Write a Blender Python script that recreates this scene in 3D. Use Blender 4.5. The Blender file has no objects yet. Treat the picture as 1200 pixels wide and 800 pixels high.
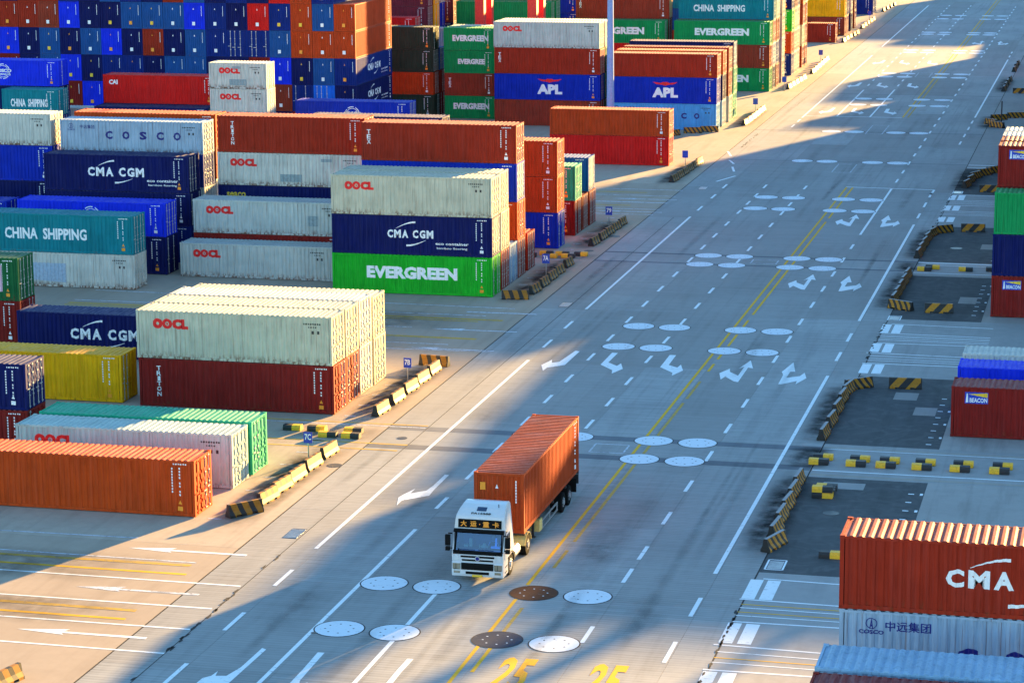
import bpy, bmesh, math, random
from mathutils import Vector, Matrix
random.seed(7)
S = bpy.context.scene
C = S.collection
R = math.radians

# ------------------------------------------------------------------ camera
YAW, PITCH, ROLL, FPX, CAMH = 0.241, 0.2033, -0.0071, 3003.3, 34.618
cam = bpy.data.cameras.new('camera')
cam.sensor_width = 36.0
cam.lens = 36.0 * FPX / 1200.0
cam.clip_start = 1.0
cam.clip_end = 4000.0
co = bpy.data.objects.new('camera', cam)
C.objects.link(co)
fwd = Vector((-math.sin(YAW) * math.cos(PITCH), math.cos(YAW) * math.cos(PITCH), -math.sin(PITCH)))
rgt = Vector((math.cos(YAW), math.sin(YAW), 0))
upv = rgt.cross(fwd)
r2 = math.cos(ROLL) * rgt + math.sin(ROLL) * upv
u2 = -math.sin(ROLL) * rgt + math.cos(ROLL) * upv
co.matrix_world = Matrix(((r2.x, u2.x, -fwd.x, 0), (r2.y, u2.y, -fwd.y, 0), (r2.z, u2.z, -fwd.z, CAMH), (0, 0, 0, 1)))
S.camera = co

# ------------------------------------------------------------------ world, sun
SUN_AZ, SUN_EL = R(20.5), R(8.2)          # azimuth measured from +y (away) towards +x (right)
w = bpy.data.worlds.new('World')
S.world = w
w.use_nodes = True
nt = w.node_tree
bg = nt.nodes['Background']
sky = nt.nodes.new('ShaderNodeTexSky')
sky.sky_type = 'NISHITA'
sky.sun_disc = False
sky.sun_elevation = SUN_EL
sky.sun_rotation = SUN_AZ
sky.air_density = 1.0
sky.dust_density = 0.0
sky.ozone_density = 3.2
bg.inputs['Strength'].default_value = 0.082
tint = nt.nodes.new('ShaderNodeMix'); tint.data_type = 'RGBA'; tint.blend_type = 'MULTIPLY'
tint.inputs[0].default_value = 1.0; tint.inputs[7].default_value = (0.98, 0.98, 0.91, 1)
nt.links.new(sky.outputs[0], tint.inputs[6]); nt.links.new(tint.outputs[2], bg.inputs[0])
sl = bpy.data.lights.new('sun', 'SUN')
sl.energy = 5.0
sl.angle = R(0.9)
sl.color = (1.0, 0.60, 0.19)
so = bpy.data.objects.new('sun', sl)
C.objects.link(so)
sd = Vector((math.sin(SUN_AZ) * math.cos(SUN_EL), math.cos(SUN_AZ) * math.cos(SUN_EL), math.sin(SUN_EL)))
so.rotation_euler = sd.to_track_quat('Z', 'Y').to_euler()
S.view_settings.view_transform = 'Standard'
S.view_settings.look = 'None'
S.view_settings.gamma = 1.0
S.view_settings.exposure = 3.15

# ------------------------------------------------------------------ materials
class NT:
    def __init__(s, name):
        s.m = bpy.data.materials.new(name)
        s.m.use_nodes = True
        s.t = s.m.node_tree
        s.b = s.t.nodes['Principled BSDF']
    def n(s, typ, **kw):
        x = s.t.nodes.new(typ)
        for k, v in kw.items():
            if k.startswith('i_'):
                key = k[2:]
                x.inputs[int(key) if key.isdigit() else key.replace('_', ' ')].default_value = v
            else:
                setattr(x, k, v)
        return x
    def l(s, a, b):
        s.t.links.new(a, b)
    def coord(s, scale=(1, 1, 1), rand=False, world=False):
        tc = s.n('ShaderNodeTexCoord')
        geo = s.n('ShaderNodeNewGeometry')
        src = geo.outputs['Position'] if world else tc.outputs['Object']
        if rand:
            oi = s.n('ShaderNodeObjectInfo')
            mul = s.n('ShaderNodeVectorMath', operation='SCALE')
            mul.inputs[0].default_value = (61.0, 37.0, 17.0)
            s.l(oi.outputs['Random'], mul.inputs['Scale'])
            add = s.n('ShaderNodeVectorMath', operation='ADD')
            s.l(src, add.inputs[0]); s.l(mul.outputs[0], add.inputs[1])
            src = add.outputs[0]
        mp = s.n('ShaderNodeMapping')
        mp.inputs['Scale'].default_value = scale
        s.l(src, mp.inputs[0])
        return mp.outputs[0]
    def noise(s, co_, scale, detail=4, rough=0.55):
        x = s.n('ShaderNodeTexNoise')
        x.inputs['Scale'].default_value = scale
        x.inputs['Detail'].default_value = detail
        x.inputs['Roughness'].default_value = rough
        s.l(co_, x.inputs['Vector'])
        return x.outputs['Fac']
    def ramp(s, fac, a, b, lo=(0, 0, 0, 1), hi=(1, 1, 1, 1)):
        x = s.n('ShaderNodeValToRGB')
        x.color_ramp.elements[0].position = a; x.color_ramp.elements[0].color = lo
        x.color_ramp.elements[1].position = b; x.color_ramp.elements[1].color = hi
        s.l(fac, x.inputs[0])
        return x.outputs[0]
    def mix(s, fac, a, b, mode='MIX'):
        x = s.n('ShaderNodeMix', data_type='RGBA', blend_type=mode)
        for sock, v in ((x.inputs[0], fac), (x.inputs[6], a), (x.inputs[7], b)):
            if hasattr(v, 'links'):
                s.l(v, sock)
            else:
                sock.default_value = v if not isinstance(v, tuple) or len(v) == 4 else (*v, 1)
        return x.outputs[2]
    def math(s, op, a, b=0.0):
        x = s.n('ShaderNodeMath', operation=op)
        for sock, v in ((x.inputs[0], a), (x.inputs[1], b)):
            if hasattr(v, 'links'):
                s.l(v, sock)
            else:
                sock.default_value = v
        return x.outputs[0]
    def bump(s, h, strength=0.3, dist=0.01):
        x = s.n('ShaderNodeBump')
        x.inputs['Strength'].default_value = strength
        x.inputs['Distance'].default_value = dist
        s.l(h, x.inputs['Height'])
        s.l(x.outputs[0], s.b.inputs['Normal'])
    def out(s, col, rough=0.6, metal=0.0, spec=0.4):
        if hasattr(col, 'links'):
            s.l(col, s.b.inputs['Base Color'])
        else:
            s.b.inputs['Base Color'].default_value = (*col[:3], 1)
        if hasattr(rough, 'links'):
            s.l(rough, s.b.inputs['Roughness'])
        else:
            s.b.inputs['Roughness'].default_value = rough
        s.b.inputs['Metallic'].default_value = metal
        s.b.inputs['Specular IOR Level'].default_value = spec
        return s.m

def paint(name, col, rust=0.25, fade=0.025, top=False):
    """weathered container paint: tonal drift, vertical rain streaks, rust spots and dust"""
    s = NT(name)
    c = s.coord((1, 1, 1), rand=True)
    big = s.noise(c, 0.9, 3)
    st = s.noise(s.coord((5.0, 5.0, 0.25) if not top else (4.0, 0.5, 1), rand=True), 1.6, 5)
    fine = s.noise(c, 9.0, 5, 0.7)
    base = s.mix(s.ramp(big, 0.3, 0.72), tuple(x * 0.80 for x in col), tuple(min(1, x * 1.12) for x in col))
    dust = tuple(x * (1 - fade) + 0.42 * fade for x in col)
    base = s.mix(s.ramp(st, 0.42, 0.74), base, dust)
    base = s.mix(s.math('MULTIPLY', s.ramp(s.noise(s.coord((7, 7, 0.5), rand=True), 1.1, 4), 0.50, 0.72), 0.45), base, tuple(x * 0.45 for x in col))
    thr = 0.76 - 0.10 * rust
    rs = s.ramp(fine, thr + 0.03, thr + 0.06)
    rs2 = s.ramp(s.noise(s.coord((3, 3, 0.7), rand=True), 2.2, 6, 0.7), thr - 0.02, thr + 0.06)
    tc = s.n('ShaderNodeTexCoord'); sp = s.n('ShaderNodeSeparateXYZ'); s.l(tc.outputs['Object'], sp.inputs[0])
    if not top:
        low = s.ramp(sp.outputs[2], 0.10, 0.50, (1, 1, 1, 1), (0, 0, 0, 1))
        en = s.ramp(s.noise(s.coord((2.5, 2.5, 0.8), rand=True), 2.0, 6, 0.7), 0.62 - 0.35 * rust, 0.72 - 0.3 * rust)
        rs2 = s.math('MAXIMUM', rs2, s.math('MULTIPLY', low, en))
        drip = s.ramp(s.noise(s.coord((9, 9, 0.22), rand=True), 1.0, 4, 0.6), 0.66 - 0.14 * rust, 0.74 - 0.14 * rust)
        rs2 = s.math('MAXIMUM', rs2, s.math('MULTIPLY', drip, 0.35 + 0.4 * rust))
    rr = s.math('MULTIPLY', s.math('MAXIMUM', rs, rs2), min(1.0, 0.45 + rust))
    base = s.mix(rr, base, (0.13, 0.045, 0.018))
    s.bump(fine, 0.15, 0.004)
    return s.out(base, 0.7, 0, 0.10)

def flat(name, col, rough=0.5, metal=0.0, var=0.15, spec=0.4):
    s = NT(name)
    c = s.coord(rand=True)
    f = s.noise(c, 6, 4)
    base = s.mix(s.ramp(f, 0.3, 0.7), tuple(x * (1 - var) for x in col), tuple(min(1, x * (1 + var)) for x in col))
    return s.out(base, rough, metal, spec)

PAL = {  # colour name: base colour, rustiness
 'orange': ((0.50, 0.055, 0.006), 0.15), 'orange-red': ((0.46, 0.048, 0.008), 0.2), 'rust-red': ((0.32, 0.024, 0.009), 0.2),
 'maroon': ((0.22, 0.013, 0.010), 0.25), 'bright red': ((0.60, 0.012, 0.010), 0.1), 'brown': ((0.28, 0.038, 0.018), 0.3),
 'purple-brown': ((0.15, 0.022, 0.035), 0.2), 'cream': ((0.52, 0.49, 0.37), 0.42), 'off-white': ((0.56, 0.55, 0.49), 0.5),
 'rusty white': ((0.40, 0.50, 0.46), 0.32), 'pale grey': ((0.45, 0.48, 0.45), 0.45), 'grey-blue': ((0.32, 0.41, 0.52), 0.5),
 'navy': ((0.004, 0.008, 0.085), 0.08), 'dark blue': ((0.004, 0.020, 0.17), 0.1), 'royal blue': ((0.004, 0.025, 0.38), 0.08),
 'bright blue': ((0.008, 0.030, 0.66), 0.06), 'steel blue': ((0.012, 0.075, 0.26), 0.15), 'light blue': ((0.08, 0.34, 0.66), 0.2),
 'leaf green': ((0.012, 0.40, 0.022), 0.08), 'green': ((0.006, 0.27, 0.075), 0.12), 'sea green': ((0.02, 0.36, 0.20), 0.15),
 'teal': ((0.006, 0.20, 0.24), 0.15), 'dark green': ((0.022, 0.042, 0.026), 0.2), 'yellow': ((0.88, 0.42, 0.004), 0.25),
 'pale blue': ((0.30, 0.46, 0.60), 0.4), 'bottle green': ((0.010, 0.11, 0.035), 0.3), 'trailer orange': ((0.40, 0.052, 0.009), 0.1), 'azure': ((0.01, 0.14, 0.70), 0.1),
}
MP = {}
for k, (c_, ru) in PAL.items():
    MP[k] = paint(k.replace(' ', '_') + '_paint', c_, ru)
    MP[k + '/roof'] = paint(k.replace(' ', '_') + '_roof_paint', tuple(x * 0.9 + 0.03 for x in c_), ru * 1.5, 0.18, top=True)
M = {}
M['bar'] = flat('galvanised_bar', (0.50, 0.50, 0.48), 0.45, 0.4)
M['white_print'] = flat('white_print', (0.80, 0.80, 0.80), 0.5, 0, 0.08)
M['red_print'] = flat('red_print', (0.75, 0.01, 0.01), 0.5, 0, 0.05)
M['navy_print'] = flat('navy_print', (0.006, 0.008, 0.16), 0.5, 0, 0.05)
M['yellow_print'] = flat('yellow_print', (0.80, 0.50, 0.03), 0.5, 0, 0.05)
M['orange_print'] = flat('orange_print', (0.85, 0.30, 0.02), 0.5, 0, 0.05)
M['black'] = flat('black_rubber', (0.010, 0.010, 0.010), 0.9, 0, 0.15, 0.05)
M['dark'] = flat('dark_steel', (0.03, 0.03, 0.032), 0.5, 0.3)
M['steel'] = flat('aluminium', (0.55, 0.56, 0.57), 0.35, 0.8)
M['mast'] = flat('pale_blue_mast_paint', (0.16, 0.29, 0.55), 0.5)
M['crane_red'] = flat('crane_red_paint', (0.62, 0.02, 0.015), 0.5)
M['cab_white'] = flat('white_cab_paint', (0.60, 0.60, 0.60), 0.22, 0, 0.03, 0.5)
M['sign_blue'] = flat('sign_blue', (0.01, 0.05, 0.42), 0.4)
M['patch_blue'] = flat('primer_patch', (0.34, 0.42, 0.52), 0.5)
M['patch_grey'] = flat('grey_touch_up_paint', (0.24, 0.30, 0.31), 0.6)
M['patch_pink'] = flat('pink_card', (0.70, 0.40, 0.50), 0.6)
M['fabric'] = flat('grey_seat_cloth', (0.08, 0.09, 0.11), 0.9)
M['beige'] = flat('beige_plastic', (0.6, 0.45, 0.15), 0.7)

def concrete(name, col, groove=True, dark=0.0, world=True, tone=0.10, stain=0.35):
    s = NT(name)
    c = s.coord((1, 1, 1), world=True)
    n1 = s.noise(c, 0.10, 4)
    n2 = s.noise(c, 1.3, 6, 0.65)
    n3 = s.noise(s.coord((0.35, 0.035, 1), world=True), 2.5, 5, 0.6)     # tyre tracks along the road
    n4 = s.noise(s.coord((0.05, 1.6, 1), world=True), 2.0, 3, 0.6)       # brushed cross texture
    b = s.mix(s.ramp(n1, 0.3, 0.7), tuple(x * (1 - tone) for x in col), tuple(x * (1 + tone) for x in col))
    b = s.mix(s.math('MULTIPLY', s.ramp(n2, 0.42, 0.72), 0.30), b, tuple(x * 0.62 for x in col))
    b = s.mix(s.math('MULTIPLY', s.ramp(n3, 0.50, 0.72), stain), b, tuple(x * 0.42 for x in col))
    n5 = s.noise(s.coord((2.4, 0.022, 1), world=True), 1.0, 3, 0.5)
    msk = s.ramp(s.noise(s.coord((0.12, 0.02, 1), world=True), 1.3, 3), 0.42, 0.62)
    b = s.mix(s.math('MULTIPLY', s.math('MULTIPLY', s.ramp(n5, 0.56, 0.66), msk), 0.38 if groove else 0.2), b, tuple(x * 0.38 for x in col))
    sp_ = s.ramp(s.noise(c, 0.8, 7, 0.8), 0.69, 0.74)
    b = s.mix(s.math('MULTIPLY', sp_, 0.55), b, tuple(x * 0.35 for x in col))
    if groove:
        b = s.mix(s.math('MULTIPLY', s.ramp(n4, 0.45, 0.62), 0.32), b, tuple(min(1, x * 1.35) for x in col))
        wv = s.n('ShaderNodeTexWave', wave_type='BANDS', bands_direction='Y', wave_profile='SIN')
        wv.inputs['Scale'].default_value = 1.1
        wv.inputs['Distortion'].default_value = 1.2
        wv.inputs['Detail'].default_value = 3
        wv.inputs['Detail Scale'].default_value = 0.5
        s.l(c, wv.inputs['Vector'])
        b = s.mix(s.math('MULTIPLY', s.ramp(wv.outputs['Fac'], 0.72, 0.95), 0.30), b, tuple(min(1, x * 1.5) for x in col))
    oi = s.n('ShaderNodeObjectInfo')
    b = s.mix(s.math('MULTIPLY', oi.outputs['Random'], 0.50), b, tuple(x * 0.66 for x in (col[0] * 1.10, col[1], col[2] * 0.94)))
    if dark:
        sw = s.noise(s.coord((0.28, 0.5, 1), world=True), 1.2, 8, 0.75)
        v = s.n('ShaderNodeTexNoise'); v.inputs['Scale'].default_value = 0.55; v.inputs['Detail'].default_value = 6
        v.inputs['Distortion'].default_value = 2.5; s.l(c, v.inputs['Vector'])
        b = s.mix(dark, b, (0.030, 0.034, 0.038))
        b = s.mix(s.math('MULTIPLY', s.ramp(v.outputs['Fac'], 0.45, 0.75), 0.30), b, (0.20, 0.20, 0.20))
    s.bump(n2, 0.25, 0.01)
    return s.out(b, 0.95, 0, 0.06)
M['ground'] = concrete('yard_concrete', (0.27, 0.26, 0.245), False)
M['slab'] = concrete('road_concrete', (0.305, 0.315, 0.31), True, tone=0.16, stain=0.40)
M['slab_lit'] = concrete('sunlit_left_apron_concrete', (0.42, 0.355, 0.28), False, stain=0.35)  # base lightened and warmed: golden sunlight put into the concrete colour
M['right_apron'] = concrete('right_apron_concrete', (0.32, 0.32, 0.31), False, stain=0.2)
M['asphalt'] = concrete('scrubbed_dark_asphalt', (0.12, 0.125, 0.125), False, 0.34, stain=0.5)
M['band'] = concrete('dark_joint_band', (0.17, 0.185, 0.205), False)
M['runway'] = concrete('gantry_runway_beam', (0.36, 0.34, 0.30), False)
M['pad'] = concrete('container_pad_concrete', (0.34, 0.33, 0.31), False, stain=0.5)

def road_paint(name, col, wear=0.35, base=(0.16, 0.16, 0.165)):
    s = NT(name)
    c = s.coord(world=True)
    a = s.noise(c, 3.5, 8, 0.75)
    b2 = s.noise(s.coord((0.6, 5, 1), world=True), 1.4, 5, 0.7)
    f = s.math('MAXIMUM', s.ramp(a, 0.66 - wear * 0.2, 0.74 - wear * 0.2), s.ramp(b2, 0.68 - wear * 0.2, 0.74 - wear * 0.2))
    colr = s.mix(s.math('MULTIPLY', f, 0.8), col, base)
    return s.out(colr, 0.9, 0, 0.08)
M['line'] = road_paint('white_road_paint', (0.74, 0.78, 0.79), 0.35)
M['line_worn'] = road_paint('worn_white_road_paint', (0.58, 0.61, 0.66), 0.75)
M['yline'] = road_paint('yellow_road_paint', (0.72, 0.40, 0.035), 0.35)
M['yline_worn'] = road_paint('worn_yellow_road_paint', (0.52, 0.33, 0.07), 0.6)
M['disc'] = road_paint('white_disc_paint', (0.66, 0.71, 0.75), 0.3)
M['disc_brown'] = road_paint('brown_rusty_disc', (0.11, 0.045, 0.025), 0.3)
M['disc_grey'] = road_paint('dark_grey_disc', (0.045, 0.055, 0.08), 0.3)
M['crack'] = flat('tar_filled_crack', (0.012, 0.012, 0.014), 0.8)
M['grate'] = flat('drain_grate_iron', (0.03, 0.045, 0.07), 0.5, 0.3)

def stripes(name, diag, freq, duty, top_grey=False, yel=(0.40, 0.165, 0.003)):
    s = NT(name)
    tc = s.n('ShaderNodeTexCoord')
    sp = s.n('ShaderNodeSeparateXYZ'); s.l(tc.outputs['Object'], sp.inputs[0])
    v = s.math('MULTIPLY', s.math('ADD', sp.outputs[0], s.math('MULTIPLY', sp.outputs[2], diag)), freq)
    fr = s.math('FRACT', s.math('ADD', v, 50.0))
    st = s.math('GREATER_THAN', fr, duty)
    n = s.noise(s.coord(rand=True), 7, 6, 0.7)
    yc = s.mix(s.ramp(n, 0.50, 0.75), yel, tuple(x * 0.5 for x in yel))
    b = s.mix(st, yc, (0.015, 0.015, 0.015))
    ends = s.math('GREATER_THAN', s.math('ABSOLUTE', sp.outputs[0]), 0.93)
    b = s.mix(ends, b, (0.02, 0.018, 0.016))
    if top_grey:
        top = s.math('GREATER_THAN', sp.outputs[2], 0.655)
        b = s.mix(top, b, (0.22, 0.22, 0.23))
    return s.out(b, 0.65)
M['stripe_l'] = stripes('yellow_barrier_paint', 0.35, 1.5, 0.55, False, (0.30, 0.120, 0.003))
M['stripe_r'] = stripes('striped_barrier_paint', 0.7, 2.1, 0.52, True)
M['stripe_w'] = stripes('wide_striped_barrier_paint', -0.9, 0.95, 0.52)
M['kerb_half'] = None
s_ = NT('half_yellow_half_black_paint')
tc_ = s_.n('ShaderNodeTexCoord'); sp_ = s_.n('ShaderNodeSeparateXYZ'); s_.l(tc_.outputs['Object'], sp_.inputs[0])
yc_ = s_.mix(s_.ramp(s_.noise(s_.coord(rand=True), 6, 6, 0.7), 0.5, 0.75), (0.80, 0.42, 0.02), (0.40, 0.20, 0.02))
M['kerb_half'] = s_.out(s_.mix(s_.math('GREATER_THAN', sp_.outputs[0], 0.0), yc_, (0.02, 0.02, 0.022)), 0.65)

g_ = NT('windscreen_glass')
M['glass'] = g_.out((0.03, 0.14, 0.42), 0.04, 0.0, 0.8)
g_.b.inputs['Transmission Weight'].default_value = 0.55
g_.b.inputs['IOR'].default_value = 1.45
t_ = g_.t
tr_n = t_.nodes.new('ShaderNodeBsdfTransparent'); tr_n.inputs[0].default_value = (0.22, 0.46, 0.92, 1)
gl_n = t_.nodes.new('ShaderNodeBsdfGlossy'); gl_n.inputs['Roughness'].default_value = 0.04; gl_n.inputs[0].default_value = (0.8, 0.9, 1, 1)
mx_n = t_.nodes.new('ShaderNodeMixShader'); mx_n.inputs[0].default_value = 0.12
t_.links.new(tr_n.outputs[0], mx_n.inputs[1]); t_.links.new(gl_n.outputs[0], mx_n.inputs[2])
t_.links.new(mx_n.outputs[0], t_.nodes['Material Output'].inputs['Surface'])
d_ = NT('side_window_glass'); M['dark_glass'] = d_.out((0.01, 0.03, 0.08), 0.05, 0.0, 0.8)
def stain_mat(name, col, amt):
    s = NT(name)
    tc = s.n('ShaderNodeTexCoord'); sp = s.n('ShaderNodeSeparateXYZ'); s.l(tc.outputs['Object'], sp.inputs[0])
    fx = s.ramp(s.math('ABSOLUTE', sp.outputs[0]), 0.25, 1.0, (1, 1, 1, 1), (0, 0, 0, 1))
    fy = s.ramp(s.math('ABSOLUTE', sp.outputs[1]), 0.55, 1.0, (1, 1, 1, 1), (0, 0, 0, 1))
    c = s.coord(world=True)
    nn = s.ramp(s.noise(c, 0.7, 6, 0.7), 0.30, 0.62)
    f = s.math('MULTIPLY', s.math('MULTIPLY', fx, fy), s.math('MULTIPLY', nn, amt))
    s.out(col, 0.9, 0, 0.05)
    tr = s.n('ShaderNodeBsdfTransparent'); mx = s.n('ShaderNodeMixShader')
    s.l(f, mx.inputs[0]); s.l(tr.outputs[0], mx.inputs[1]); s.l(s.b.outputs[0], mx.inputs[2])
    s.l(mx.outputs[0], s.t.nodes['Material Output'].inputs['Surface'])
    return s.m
M['stain'] = stain_mat('tyre_dirt_and_shade', (0.022, 0.022, 0.024), 0.85)  # along the left chains it carries painted shade as well as dirt
M['stain_faint'] = stain_mat('thin_tyre_dirt', (0.05, 0.05, 0.052), 0.16)
M['stain_soft'] = stain_mat('faint_tyre_dirt', (0.03, 0.03, 0.032), 0.35)
g2_ = NT('headlamp_lens')
M['lens'] = g2_.out((0.42, 0.33, 0.22), 0.10, 0.5, 0.8)

# ------------------------------------------------------------------ mesh helpers
class MB:
    def __init__(s): s.v = []; s.f = []
    def box(s, x0, x1, y0, y1, z0, z1):
        b = len(s.v)
        s.v += [(x0, y0, z0), (x1, y0, z0), (x1, y1, z0), (x0, y1, z0), (x0, y0, z1), (x1, y0, z1), (x1, y1, z1), (x0, y1, z1)]
        s.f += [tuple(b + i for i in q) for q in ((0, 3, 2, 1), (4, 5, 6, 7), (0, 1, 5, 4), (1, 2, 6, 5), (2, 3, 7, 6), (3, 0, 4, 7))]
        return s
    def quad(s, *p):
        b = len(s.v); s.v += list(p); s.f.append(tuple(range(b, b + len(p)))); return s
    def extr(s, prof, a0, a1, axis='x'):
        """prof: list of 2D points, extruded along axis from a0 to a1"""
        n = len(prof); b = len(s.v)
        for a in (a0, a1):
            for p, q in prof:
                s.v.append((a, p, q) if axis == 'x' else ((p, a, q) if axis == 'y' else (p, q, a)))
        for i in range(n):
            j = (i + 1) % n
            s.f.append((b + i, b + j, b + n + j, b + n + i))
        s.f.append(tuple(b + i for i in reversed(range(n)))); s.f.append(tuple(b + n + i for i in range(n)))
        return s
    def cyl(s, c, r, a0, a1, axis='z', n=12, r1=None):
        r1 = r if r1 is None else r1
        b = len(s.v)
        for a, rr in ((a0, r), (a1, r1)):
            for i in range(n):
                t = 2 * math.pi * i / n
                p, q = c[0] + rr * math.cos(t), c[1] + rr * math.sin(t)
                s.v.append((a, p, q) if axis == 'x' else ((p, a, q) if axis == 'y' else (p, q, a)))
        for i in range(n):
            j = (i + 1) % n
            s.f.append((b + i, b + j, b + n + j, b + n + i))
        s.f.append(tuple(b + i for i in reversed(range(n)))); s.f.append(tuple(b + n + i for i in range(n)))
        return s
    def mesh(s, name, fix=True):
        me = bpy.data.meshes.new(name)
        me.from_pydata(s.v, [], s.f)
        if fix and s.f:
            bm = bmesh.new(); bm.from_mesh(me)
            bmesh.ops.recalc_face_normals(bm, faces=bm.faces)
            bm.to_mesh(me); bm.free()
        me.update()
        return me

def link(name, me, mat=None, parent=None, loc=(0, 0, 0), rz=0.0):
    o = bpy.data.objects.new(name, me)
    C.objects.link(o)
    if me is not None and mat is not None:
        if not me.materials:
            me.materials.append(None)
        o.material_slots[0].link = 'OBJECT'
        o.material_slots[0].material = mat
    if parent is not None:
        o.parent = parent
    o.location = loc
    if rz: o.rotation_euler = (0, 0, rz)
    return o
def tag(o, label, cat, group=None):
    o['label'] = label; o['category'] = cat
    if group: o['group'] = group
    return o
def struct(o, label=None):
    o['kind'] = 'structure'
    if label: o['label'] = label
    return o

# ------------------------------------------------------------------ container meshes
W = 2.438
PITCH_C = 0.30
def profile(Lh):
    """corrugation breakpoints along the side: list of (x, depth)"""
    n = int(round((2 * Lh - 0.36) / PITCH_C)); p = (2 * Lh - 0.36) / n
    x = -Lh + 0.18; pts = []
    for i in range(n):
        for fx, d in ((0.0, 0.0), (0.34, 0.0), (0.50, 0.042), (0.84, 0.042)):
            pts.append((x + (i + fx) * p, d))
    pts.append((Lh - 0.18, 0.0))
    return pts
def depth_at(pts, x):
    if x <= pts[0][0] or x >= pts[-1][0]: return 0.0
    lo, hi = 0, len(pts) - 1
    while hi - lo > 1:
        m = (lo + hi) // 2
        if pts[m][0] <= x: lo = m
        else: hi = m
    (a, da), (b, db) = pts[lo], pts[hi]
    return da + (db - da) * (x - a) / max(b - a, 1e-9)
OUT = W / 2 - 0.012      # outer face of the side corrugation
def corr_strip(pts, z0, z1, place):
    mb = MB()
    for x, d in pts:
        mb.v.append(place(x, d, z0)); mb.v.append(place(x, d, z1))
    for i in range(len(pts) - 1):
        mb.f.append((2 * i, 2 * i + 2, 2 * i + 3, 2 * i + 1))
    return mb
CM = {}
def cmeshes(L, H):
    k = (L, H)
    if k in CM: return CM[k]
    h = L / 2; t = W / 2
    d = {}
    P_ = profile(h)
    d['P'] = P_
    d['side'] = corr_strip(P_, 0.15, H - 0.10, lambda x, dd, z: (x, -(OUT - dd), z)).mesh('side_panel', False)
    d['side2'] = MB()
    mb = corr_strip(P_, 0.15, H - 0.10, lambda x, dd, z: (x, (OUT - dd), z)); mb.f = [tuple(reversed(f)) for f in mb.f]
    d['side2'] = mb.mesh('side_panel', False)
    # blind end at -x : deeper corrugations
    pe = []; n = 9; w_ = 2 * t - 0.31; p = w_ / n; y = -w_ / 2
    for i in range(n):
        for fy, dd in ((0, 0), (0.3, 0), (0.5, 0.045), (0.8, 0.045)): pe.append((y + (i + fy) * p, dd))
    pe.append((w_ / 2, 0))
    mb = corr_strip(pe, 0.17, H - 0.12, lambda a, dd, z: (-(h - 0.03 - dd), -a, z)); mb.f = [tuple(f) for f in mb.f]
    d['end'] = mb.mesh('end_panel', False)
    # roof with cross ribs
    n = int((L - 0.5) / 0.31); p = (L - 0.5) / n; x = -h + 0.25; mb = MB(); rp = [(-h + 0.10, H - 0.045)]
    for i in range(n):
        for fx, zz in ((0.0, H - 0.045), (0.22, H + 0.004), (0.55, H + 0.004), (0.77, H - 0.045)): rp.append((x + (i + fx) * p, zz))
    rp.append((h - 0.10, H - 0.045))
    for xx, zz in rp: mb.v += [(xx, -t + 0.045, zz), (xx, t - 0.045, zz)]
    for i in range(len(rp) - 1): mb.f.append((2 * i, 2 * i + 2, 2 * i + 3, 2 * i + 1))
    for i in range(0, len(rp) - 4, 4):      # rib ends
        a = 1 + i
        for sgn in (0, 1):
            q = [2 * a + sgn, 2 * (a + 1) + sgn, 2 * (a + 2) + sgn, 2 * (a + 3) + sgn]
            base = len(mb.v); yy = -t + 0.045 if sgn == 0 else t - 0.045
            mb.v += [(rp[a + 1][0], yy, H - 0.046), (rp[a + 2][0], yy, H - 0.046)]
            mb.f.append((q[0], base, q[1]) if sgn == 0 else (q[1], base, q[0]))
            mb.f.append((base, base + 1, q[2], q[1])); mb.f.append((base + 1, q[3], q[2]))
    d['roof'] = mb.mesh('roof', True)
    # frame: posts, rails, castings
    mb = MB()
    c = 0.165
    for sx in (-1, 1):
        for sy in (-1, 1):
            x0, x1 = sorted((sx * h, sx * (h - 0.15))); y0, y1 = sorted((sy * (t - 0.002), sy * (t - 0.16)))
            mb.box(x0 + (0.004 if sx < 0 else 0), x1 - (0.004 if sx > 0 else 0), y0, y1, c - 0.05, H - c + 0.05)
    for sy in (-1, 1):
        y0, y1 = sorted((sy * (t - 0.004), sy * (t - 0.055)))
        mb.box(-h + 0.16, h - 0.16, y0, y1, H - 0.115, H - 0.030)
        mb.box(-h + 0.16, h - 0.16, y0, y1, 0.012, 0.16)
    for sx in (-1, 1):
        x0, x1 = sorted((sx * (h - 0.006), sx * (h - 0.09)))
        mb.box(x0, x1, -t + 0.17, t - 0.17, H - 0.125, H - 0.014)
        mb.box(x0, x1, -t + 0.17, t - 0.17, 0.014, 0.17)
    d['frame'] = mb.mesh('frame')
    mb = MB()
    for sx in (-1, 1):
        for sy in (-1, 1):
            for z0 in (0.0, H - 0.118):
                x0, x1 = sorted((sx * (h + 0.004), sx * (h - 0.178))); y0, y1 = sorted((sy * (t + 0.003), sy * (t - c)))
                mb.box(x0, x1, y0, y1, z0, z0 + 0.118 + (0.006 if z0 else 0))
    d['cast'] = mb.mesh('corner_casting')
    mb = MB(); mb.box(-h + 0.1, h - 0.1, -t + 0.06, t - 0.06, 0.09, 0.13)
    for i in range(int(L / 0.6)): mb.box(-h + 0.3 + i * 0.6, -h + 0.38 + i * 0.6, -t + 0.07, t - 0.07, 0.03, 0.088)
    d['floor'] = mb.mesh('underside')
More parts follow.
